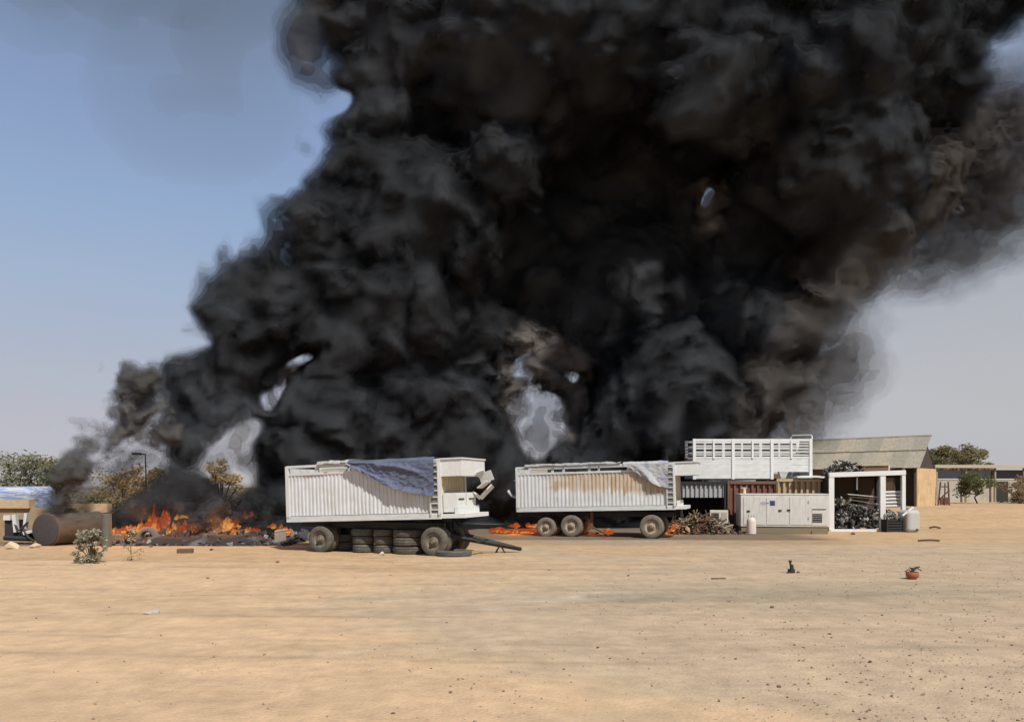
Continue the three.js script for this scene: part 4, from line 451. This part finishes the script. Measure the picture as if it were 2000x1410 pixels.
// ---------------------------------------------------------------- smoke: real bodies of absorbing air, bounded by nested skins of one density field
// a puff: [px, py, radius in px, distance, hardness of its edge, smoke type]
const TYPES = { soot: [0.080, 0.085, 0.093], grey: [0.17, 0.17, 0.165], brown: [0.27, 0.242, 0.222] };
function smokeField(puffs, tunnels, cell, amp, shrink = 0, K = 0.3, fs = 1) {
  const P = puffs.map(([px, py, r, Z, h = 1, type = 'soot']) => { const c = at(px, py, Z); return { c, r: Math.max(r - shrink, 6) * Z / F, h, col: TYPES[type] }; });
  const lo = new THREE.Vector3(1e9, 1e9, 1e9), hi = new THREE.Vector3(-1e9, -1e9, -1e9), pad = 1.6 + amp;
  for (const p of P) { const e = p.r + pad / p.h * 0.9; lo.min(p.c.clone().subScalar(e)); hi.max(p.c.clone().addScalar(e)); }
  lo.y = Math.max(lo.y, -0.6);
  const nx = Math.ceil((hi.x - lo.x) / cell) + 1, ny = Math.ceil((hi.y - lo.y) / cell) + 1, nz = Math.ceil((hi.z - lo.z) / cell) + 1;
  const f = new Float32Array(nx * ny * nz);
  const T = (tunnels ?? []).map(([px, py, rx, ry, Z, depth = 1, tilt = 0]) => ({ px, py, rx, ry, depth, tilt, c: at(px, py, Z), dir: at(px, py, Z).sub(new THREE.Vector3(0, EYE, 0)).normalize(), s: Z / F }));
  const v = new THREE.Vector3();
  for (let k = 0, o = 0; k < nz; k++) for (let j = 0; j < ny; j++) for (let i = 0; i < nx; i++, o++) {
    const x = lo.x + i * cell, y = lo.y + j * cell, z = lo.z + k * cell;
    let sum = 0, top = -1e9, hs = 0;
    for (const p of P) { const dx = x - p.c.x, dy = y - p.c.y, dz = z - p.c.z, e = (p.r - Math.sqrt(dx * dx + dy * dy + dz * dz)) * p.h; if (e > top) top = e; if (e > -4) { const g = Math.exp(e / K); sum += g; hs += g * p.h; } }
    let s = top > -4 ? K * Math.log(sum) : -4;
    if (s > -3 && s < 5) {
      // rolling billows: folded noise, rounded outwards with sharp valleys, warped by slower air
      const X = x * fs, Y = y * fs, Z = z * fs, wx = X + 1.1 * N3(X * 0.21, Y * 0.21, Z * 0.21 + 9), wy = Y + 1.1 * N3(X * 0.21 + 31, Y * 0.21, Z * 0.21), wz = Z + 1.1 * N3(X * 0.21, Y * 0.21 + 57, Z * 0.21);
      const b1 = Math.abs(N3(wx * 0.30, wy * 0.30, wz * 0.30)), b2 = Math.abs(N3(wx * 0.62 + 11, wy * 0.62, wz * 0.62)), b3 = Math.abs(N3(wx * 1.25, wy * 1.25 + 5, wz * 1.25)), b4 = Math.abs(N3(wx * 2.4 + 3, wy * 2.4, wz * 2.4));
      s += amp * Math.min(1, hs / sum * 1.25) * (1.9 * (b1 - 0.22) + 1.15 * (b2 - 0.22) + 0.62 * (b3 - 0.22) + 0.28 * (b4 - 0.22));
    }
    for (const t of T) { v.set(x, y, z).sub(t.c); const a = v.dot(t.dir); v.addScaledVector(t.dir, -a); const u = v.x * Math.cos(t.tilt) + v.y * Math.sin(t.tilt), w = -v.x * Math.sin(t.tilt) + v.y * Math.cos(t.tilt); const q = Math.sqrt((u / (t.rx * t.s)) ** 2 + (w / (t.ry * t.s)) ** 2); if (q < 2.2) { const g = (1 - sstep(0.35, 1.6, q + 0.6 * N3(x * 0.7, y * 0.7, z * 0.4) + 0.45 * N3(x * 1.7, y * 1.7 + 8, z * 0.6))) * t.depth; s = mix(s, Math.min(s, -0.95 + 0.9 * N3(x * 0.9, y * 0.9 + 40, z * 0.5)), clamp(g, 0, 1)); } }
    f[o] = s;
  }
  return { f, nx, ny, nz, lo, cell, P };
}
function skin(F3, level) { // naive surface nets
  const { f, nx, ny, nz, lo, cell, P } = F3, id = new Int32Array(nx * ny * nz).fill(-1), pos = [], nor = [], col = [], idx = [];
  const sx = 1, sy = nx, sz = nx * ny, at3 = (i, j, k) => i + j * sy + k * sz;
  const C = [[0, 0, 0], [1, 0, 0], [0, 1, 0], [1, 1, 0], [0, 0, 1], [1, 0, 1], [0, 1, 1], [1, 1, 1]], E = [[0, 1], [2, 3], [4, 5], [6, 7], [0, 2], [1, 3], [4, 6], [5, 7], [0, 4], [1, 5], [2, 6], [3, 7]], val = new Float32Array(8);
  const inside = (o, i, j, k) => i > 0 && j > 0 && k > 0 && i < nx - 1 && j < ny - 1 && k < nz - 1 ? f[o] - level : Math.min(f[o] - level, -0.3);
  for (let k = 0; k < nz - 1; k++) for (let j = 0; j < ny - 1; j++) for (let i = 0; i < nx - 1; i++) {
    let m = 0;
    for (let c = 0; c < 8; c++) { const [a, b, d] = C[c]; val[c] = inside(at3(i + a, j + b, k + d), i + a, j + b, k + d); if (val[c] > 0) m |= 1 << c; }
    if (m === 0 || m === 255) continue;
    let X = 0, Y = 0, Z = 0, n = 0;
    for (const [a, b] of E) if ((val[a] > 0) !== (val[b] > 0)) { const t = val[a] / (val[a] - val[b]); X += mix(C[a][0], C[b][0], t); Y += mix(C[a][1], C[b][1], t); Z += mix(C[a][2], C[b][2], t); n++; }
    X /= n; Y /= n; Z /= n;
    const x = lo.x + (i + X) * cell, y = lo.y + (j + Y) * cell, z = lo.z + (k + Z) * cell;
    id[at3(i, j, k)] = pos.length / 3; pos.push(x, y, z);
    const gx = val[1] - val[0] + val[3] - val[2] + val[5] - val[4] + val[7] - val[6], gy = val[2] - val[0] + val[3] - val[1] + val[6] - val[4] + val[7] - val[5], g2 = val[4] - val[0] + val[5] - val[1] + val[6] - val[2] + val[7] - val[3], l = -1 / (Math.hypot(gx, gy, g2) || 1);
    nor.push(gx * l, gy * l, g2 * l);
    let w = 1e-6, r = 0, g = 0, b = 0;
    for (const p of P) { const e = Math.exp(clamp((p.r - Math.hypot(x - p.c.x, y - p.c.y, z - p.c.z)) / 0.8, -12, 3)); w += e; r += e * p.col[0]; g += e * p.col[1]; b += e * p.col[2]; }
    const q = 1 + 0.9 * fbm(x * 0.25 + 3, y * 0.25, z * 0.25, 3);
    col.push(r / w * q, g / w * q, b / w * q);
  }
  const quad = (a, b, c, d, flip) => { if (a < 0 || b < 0 || c < 0 || d < 0) return; flip ? idx.push(a, c, b, a, d, c) : idx.push(a, b, c, a, c, d); };
  for (let k = 1; k < nz - 1; k++) for (let j = 1; j < ny - 1; j++) for (let i = 1; i < nx - 1; i++) {
    const o = at3(i, j, k), s = inside(o, i, j, k) > 0;
    if (i < nx - 1 && s !== inside(o + sx, i + 1, j, k) > 0) quad(id[o - sy - sz], id[o - sz], id[o], id[o - sy], !s);
    if (j < ny - 1 && s !== inside(o + sy, i, j + 1, k) > 0) quad(id[o - sx - sz], id[o - sx], id[o], id[o - sz], !s);
    if (k < nz - 1 && s !== inside(o + sz, i, j, k + 1) > 0) quad(id[o - sx - sy], id[o - sy], id[o], id[o - sx], !s);
  }
  const g = new THREE.BufferGeometry();
  g.setAttribute('position', new THREE.Float32BufferAttribute(pos, 3)); g.setAttribute('normal', new THREE.Float32BufferAttribute(nor, 3)); g.setAttribute('color', new THREE.Float32BufferAttribute(col, 3)); g.setIndex(idx);
  return g;
}
// tau: extinction per metre inside this skin; opacity: how much of the light its own soot film stops
function smokeMat(opacity, tau, tint = [1, 1, 1]) {
  const m = new THREE.MeshPhysicalMaterial({ color: 0xffffff, vertexColors: true, roughness: 1, specularIntensity: 0, transparent: opacity < 1, opacity });
  if (tau) { m.thickness = 1; m.attenuationDistance = 1; m.attenuationColor = new THREE.Color().setRGB(...tint.map((t) => Math.exp(-tau * t))); }
  return m;
}
function smoke(name, label, field, skins) {
  const o = thing(name, label, 'smoke'); o.userData.label = label;
  for (const [pn, level, opacity, tau, tint] of skins) { const g = skin(field, level); if (g.index.count) part(pn, g, smokeMat(opacity, tau, tint), o); }
  return o;
}
{
  const puffs = [
    // rolling low smoke over the burning heap
    [255, 1000, 34, 38.5], [300, 985, 40, 39], [360, 985, 45, 39.5], [430, 995, 45, 40], [500, 985, 55, 41], [560, 985, 55, 43], [345, 940, 40, 39.5], [395, 955, 42, 40],
    // left flank, stepping up to the right
    [360, 895, 46, 40.5], [350, 850, 34, 41.5, 0.8], [420, 830, 50, 42.5, 0.8], [380, 775, 62, 43], [325, 775, 32, 42.5, 1], [440, 720, 80, 44], [372, 715, 36, 43, 1], [470, 640, 75, 45], [420, 620, 30, 44, 0.9], [470, 560, 62, 45], [445, 535, 32, 44.5, 1], [540, 560, 75, 46], [525, 515, 32, 45, 1], [620, 500, 85, 46.5], [600, 455, 32, 45, 0.8], [590, 405, 36, 45, 0.8], [660, 430, 75, 47], [650, 345, 45, 46.5, 0.9], [720, 340, 85, 47.5], [670, 270, 38, 47, 0.9], [740, 250, 85, 48], [720, 170, 60, 49], [800, 110, 130, 50], [700, 60, 70, 50, 0.8], [690, -60, 90, 51, 0.6], [800, -120, 160, 52],
    // main black mass
    [560, 900, 85, 45], [520, 700, 90, 46.5], [640, 830, 130, 47, 1], [640, 680, 130, 48, 1], [780, 860, 120, 48, 1], [760, 640, 160, 49, 1], [820, 450, 170, 50], [900, 840, 110, 49, 1], [900, 700, 150, 54, 1], [920, 300, 190, 56, 1], [1000, 550, 220, 60, 1], [1000, 120, 190, 49], [1180, 350, 240, 62, 1], [1180, 60, 190, 48], [1180, 620, 230, 60, 1], [1380, 450, 220, 62, 1], [1400, 130, 180, 50], [1400, -40, 200, 49], [1300, 780, 150, 52], [1200, 870, 90, 51], [1320, 880, 70, 50.5], [1420, 680, 170, 58, 0.8], [1600, 330, 200, 55], [1620, 80, 210, 55], [1760, 160, 150, 60, 0.6], [1800, -10, 150, 62, 0.6], [1960, -30, 90, 66, 0.35],
    [960, 930, 90, 49, 1], [1020, 960, 80, 49.5, 1], [1090, 940, 80, 49.5, 1], [1180, 960, 80, 50, 1], [1270, 960, 70, 50.5, 1], [880, 960, 80, 48, 1], [780, 960, 80, 47, 1], [680, 960, 90, 46, 1], [1340, 950, 60, 51.5, 1],
    // right flank, thinner and brown
[1640, 480, 70, 56, 0.5], [1560, 620, 50, 55, 0.5], [1470, 760, 70, 54, 0.6], [1410, 830, 66, 52.5, 0.7],
    // billows that roll out in front
    [950, 470, 46, 46, 1], [900, 500, 44, 46.3, 1], [860, 400, 60, 46], [780, 370, 55, 46, 1], [820, 560, 60, 46], [700, 560, 55, 45, 1], [720, 470, 60, 45.5], [560, 640, 50, 44.5, 1], [980, 330, 90, 47], [1390, 150, 95, 41.5, 1], [1330, 185, 55, 41, 1], [1450, 190, 50, 41.3, 1], [1650, 110, 85, 43.5, 1], [1690, 160, 50, 43, 1], [1620, 170, 60, 43.5, 1], [1560, 120, 80, 47], [1200, 70, 120, 45], [1300, 30, 130, 45], [1240, 800, 42, 48.5, 1], [1200, 830, 40, 48.5], [1280, 860, 40, 48.3, 1], [830, 790, 60, 46], [1050, 60, 110, 45.5],
  ];
  const tunnels = [
    [1062, 805, 66, 76, 50, 1, 0], [1035, 715, 62, 50, 50, 1, 0.3], [1115, 735, 42, 26, 50, 1, 0],
    [590, 702, 40, 13, 46, 1, 0.45], [545, 755, 13, 34, 46, 1, -0.3], [525, 785, 14, 18, 46, 0.9, 0],
    [465, 860, 44, 17, 43, 1, 0.6], [437, 898, 16, 26, 42, 0.9, 0], [1382, 390, 26, 50, 52, 1, -0.25], [385, 668, 26, 12, 43, 1, 0], [648, 205, 46, 15, 48, 1, 0.4],
  ];
  const field = smokeField(puffs, tunnels, 0.34, 1.0, 6);
  smoke('smoke_plume', 'huge black smoke plume towering over the white trailers', field, [['smoke_core', 0.95, 1, 0], ['smoke_billow', 0.55, 0.42, 0.36], ['smoke_billow', 0.26, 0.22, 0.32], ['smoke_fringe', 0.02, 0.10, 0.26], ['smoke_fringe', -0.18, 0.03, 0.19], ['smoke_wisp', -0.4, 0.0, 0.12]]);
}
{ // thin brown curtains of smoke hanging in the gaps of the plume
  { const flank = [[1650, 490, 120, 55, 0.5, 'brown'], [1760, 370, 120, 60, 0.4, 'brown'], [1880, 310, 110, 65, 0.32, 'brown'], [1960, 400, 70, 67, 0.22, 'brown'], [1790, 490, 62, 62, 0.28, 'brown'], [1860, 500, 40, 65, 0.25, 'brown'], [1900, 440, 60, 66, 0.25, 'brown'], [1580, 630, 90, 54, 0.4, 'brown'], [1630, 720, 66, 54, 0.35, 'brown'], [1590, 775, 58, 53.5, 0.35, 'brown'], [1490, 765, 90, 53, 0.5, 'brown'], [1420, 825, 78, 52, 0.6, 'brown'], [1490, 825, 36, 52.5, 0.4, 'brown'], [1400, 900, 50, 52, 0.6, 'brown'], [1545, 820, 30, 53, 0.35, 'brown'], [1960, 220, 80, 66, 0.3, 'brown'], [2020, 320, 60, 68, 0.22, 'brown']];
    smoke('smoke_plume', 'thin brown smoke fraying out on the right side of the black plume', smokeField(flank, [], 0.45, 1.1, 0), [['smoke_core', 0.95, 0.24, 0.30], ['smoke_billow', 0.52, 0.17, 0.20], ['smoke_fringe', 0.18, 0.09, 0.13], ['smoke_fringe', -0.1, 0.02, 0.08], ['smoke_wisp', -0.42, 0.0, 0.045]]); }
  smoke('smoke_plume', 'smooth translucent grey smoke lobe at the top left edge of the plume', smokeField([[618, 40, 66, 50.5, 0.7, 'grey'], [588, 92, 54, 50.5, 0.7, 'grey'], [602, 135, 46, 50.5, 0.7, 'grey'], [634, 162, 36, 50.5, 0.7, 'grey'], [645, -10, 76, 50.5, 0.7, 'grey'], [610, -70, 76, 50.5, 0.7, 'grey']], [], 0.26, 0.4), [['smoke_core', 0.7, 0.28, 0.12], ['smoke_billow', 0.45, 0.18, 0.10], ['smoke_billow', 0.24, 0.10, 0.08], ['smoke_fringe', 0.06, 0.03, 0.07], ['smoke_fringe', -0.12, 0.0, 0.06]]);
  const curtain = (label, rows, Z, type, k = 1, fs = 2.1, amp = 0.6) => { const field = smokeField(rows.map(([x, y, r]) => [x + rr(-6, 6), y + rr(-6, 6), r, Z + rr(0, 1.5), 0.8, type]), [], 0.2, amp, 0, 0.2, fs); smoke('smoke_plume', label, field, [['smoke_billow', 0.42, 0.45, 0.55], ['smoke_fringe', 0.14, 0.22, 0.35], ['smoke_fringe', -0.08, 0.09, 0.22], ['smoke_wisp', -0.3, 0.025, 0.12]].map(([a, l, o, t]) => [a, l, o * k, t * k])); };
  curtain('thin brown smoke curtain in the bright gap between the two trailers', [[975, 690, 26], [1000, 665, 24], [1035, 680, 30], [1075, 690, 32], [1110, 710, 28], [1145, 720, 22], [975, 735, 28], [1005, 770, 26], [970, 790, 26], [985, 830, 28], [1005, 865, 24], [1120, 765, 26], [1112, 805, 24], [1125, 845, 26], [1040, 725, 24], [1085, 735, 22], [1020, 800, 16], [1095, 880, 18], [1030, 885, 18]], 51.3, 'brown', 0.85);
  curtain('faint pale haze in the core of the bright gap', [[1055, 770, 24], [1065, 800, 26], [1060, 835, 28], [1060, 870, 26], [1045, 745, 20], [1040, 850, 26], [1085, 850, 24], [1080, 770, 22], [1035, 720, 24], [1020, 790, 24]], 55, 'brown', 0.3, 1, 0.35);
  curtain('sooty wisps rolling low over the flames of the burning heap', [[262, 1012, 16], [285, 1000, 14], [335, 1008, 14], [352, 1000, 16], [385, 1008, 18], [410, 1004, 18], [450, 1006, 16], [480, 1004, 16], [505, 1014, 18], [535, 1012, 16], [395, 1026, 10], [495, 1028, 10]], 36, 'soot');
  curtain('hazy pale smoke veil before the orange tree and lamp post', [[190, 915, 22], [215, 900, 26], [245, 890, 26], [275, 895, 26], [300, 890, 22], [230, 930, 22], [180, 945, 20], [150, 960, 20], [265, 930, 18]], 39.5, 'grey', 0.3);
  curtain('small pinkish brown wisp in the black upper middle of the plume', [[1372, 362, 24], [1390, 380, 26], [1378, 415, 22], [1384, 440, 18]], 53, 'brown', 0.6);
  curtain('thin grey smoke across the curved slit left of the front trailer', [[530, 780, 14], [545, 750, 12], [560, 720, 11], [600, 700, 10]], 45.8, 'brown');
  curtain('thin grey smoke in the gap above the middle of the fire', [[450, 875, 13], [430, 900, 14], [440, 925, 12], [480, 850, 14], [465, 862, 16], [440, 890, 18], [455, 900, 16]], 42.5, 'brown', 0.5, 1.2, 0.4);
}
{
  const puffs = [[104, 1000, 20, 35, 1, 'grey'], [108, 978, 24, 35.5, 0.9, 'grey'], [135, 985, 18, 35.8, 0.9, 'grey'], [122, 950, 27, 36, 0.8, 'grey'], [145, 922, 27, 36, 0.7, 'grey'], [162, 895, 22, 36.5, 0.7, 'grey'], [165, 868, 15, 36.5, 0.9, 'grey'], [158, 838, 13, 36.5, 0.9, 'grey'], [185, 858, 20, 37, 0.8, 'grey'], [212, 850, 22, 37.5, 0.8, 'grey'], [240, 840, 24, 38, 0.8, 'grey'], [238, 812, 20, 38, 0.9, 'grey'], [252, 785, 25, 38.5, 0.9, 'grey'], [262, 755, 28, 38.5, 0.9, 'grey'], [243, 738, 18, 38.5, 0.9, 'grey'], [283, 738, 17, 38.7, 0.9, 'grey'], [275, 815, 22, 39, 0.8, 'grey'], [270, 850, 22, 38.5, 0.7, 'grey'], [305, 850, 24, 39, 0.7, 'grey'], [300, 790, 18, 39, 0.8, 'grey']];
  const field = smokeField(puffs, [], 0.13, 0.62, 0, 0.14, 2.0);
  smoke('smoke_plume', 'small pale grey smoke plume rising beside the rusty tank', field, [['smoke_core', 0.34, 0.38, 0.7], ['smoke_billow', 0.18, 0.22, 0.5], ['smoke_fringe', 0.05, 0.13, 0.35], ['smoke_fringe', -0.06, 0.06, 0.25], ['smoke_wisp', -0.17, 0.02, 0.15]]);
}
{ // thin old smoke drifting over the top left
  const puffs = [[330, -70, 120, 62, 0.5, 'grey'], [200, -50, 100, 63, 0.5, 'grey'], [470, -30, 120, 61, 0.5, 'grey'], [400, 80, 80, 60, 0.4, 'grey'], [60, -70, 100, 64, 0.5, 'grey'], [330, 190, 50, 60, 0.3, 'grey'], [430, 180, 60, 60, 0.3, 'grey']];
  const field = smokeField(puffs, [], 0.6, 0.45);
  smoke('smoke_veil', 'thin brownish smoke veil drifting across the blue sky at the upper left', field, [['smoke_haze', 0.2, 0.012, 0.017, [0.72, 0.9, 1.16]], ['smoke_haze', -1.2, 0.005, 0.009, [0.72, 0.9, 1.16]]]);
}
renderer.render(scene, camera);
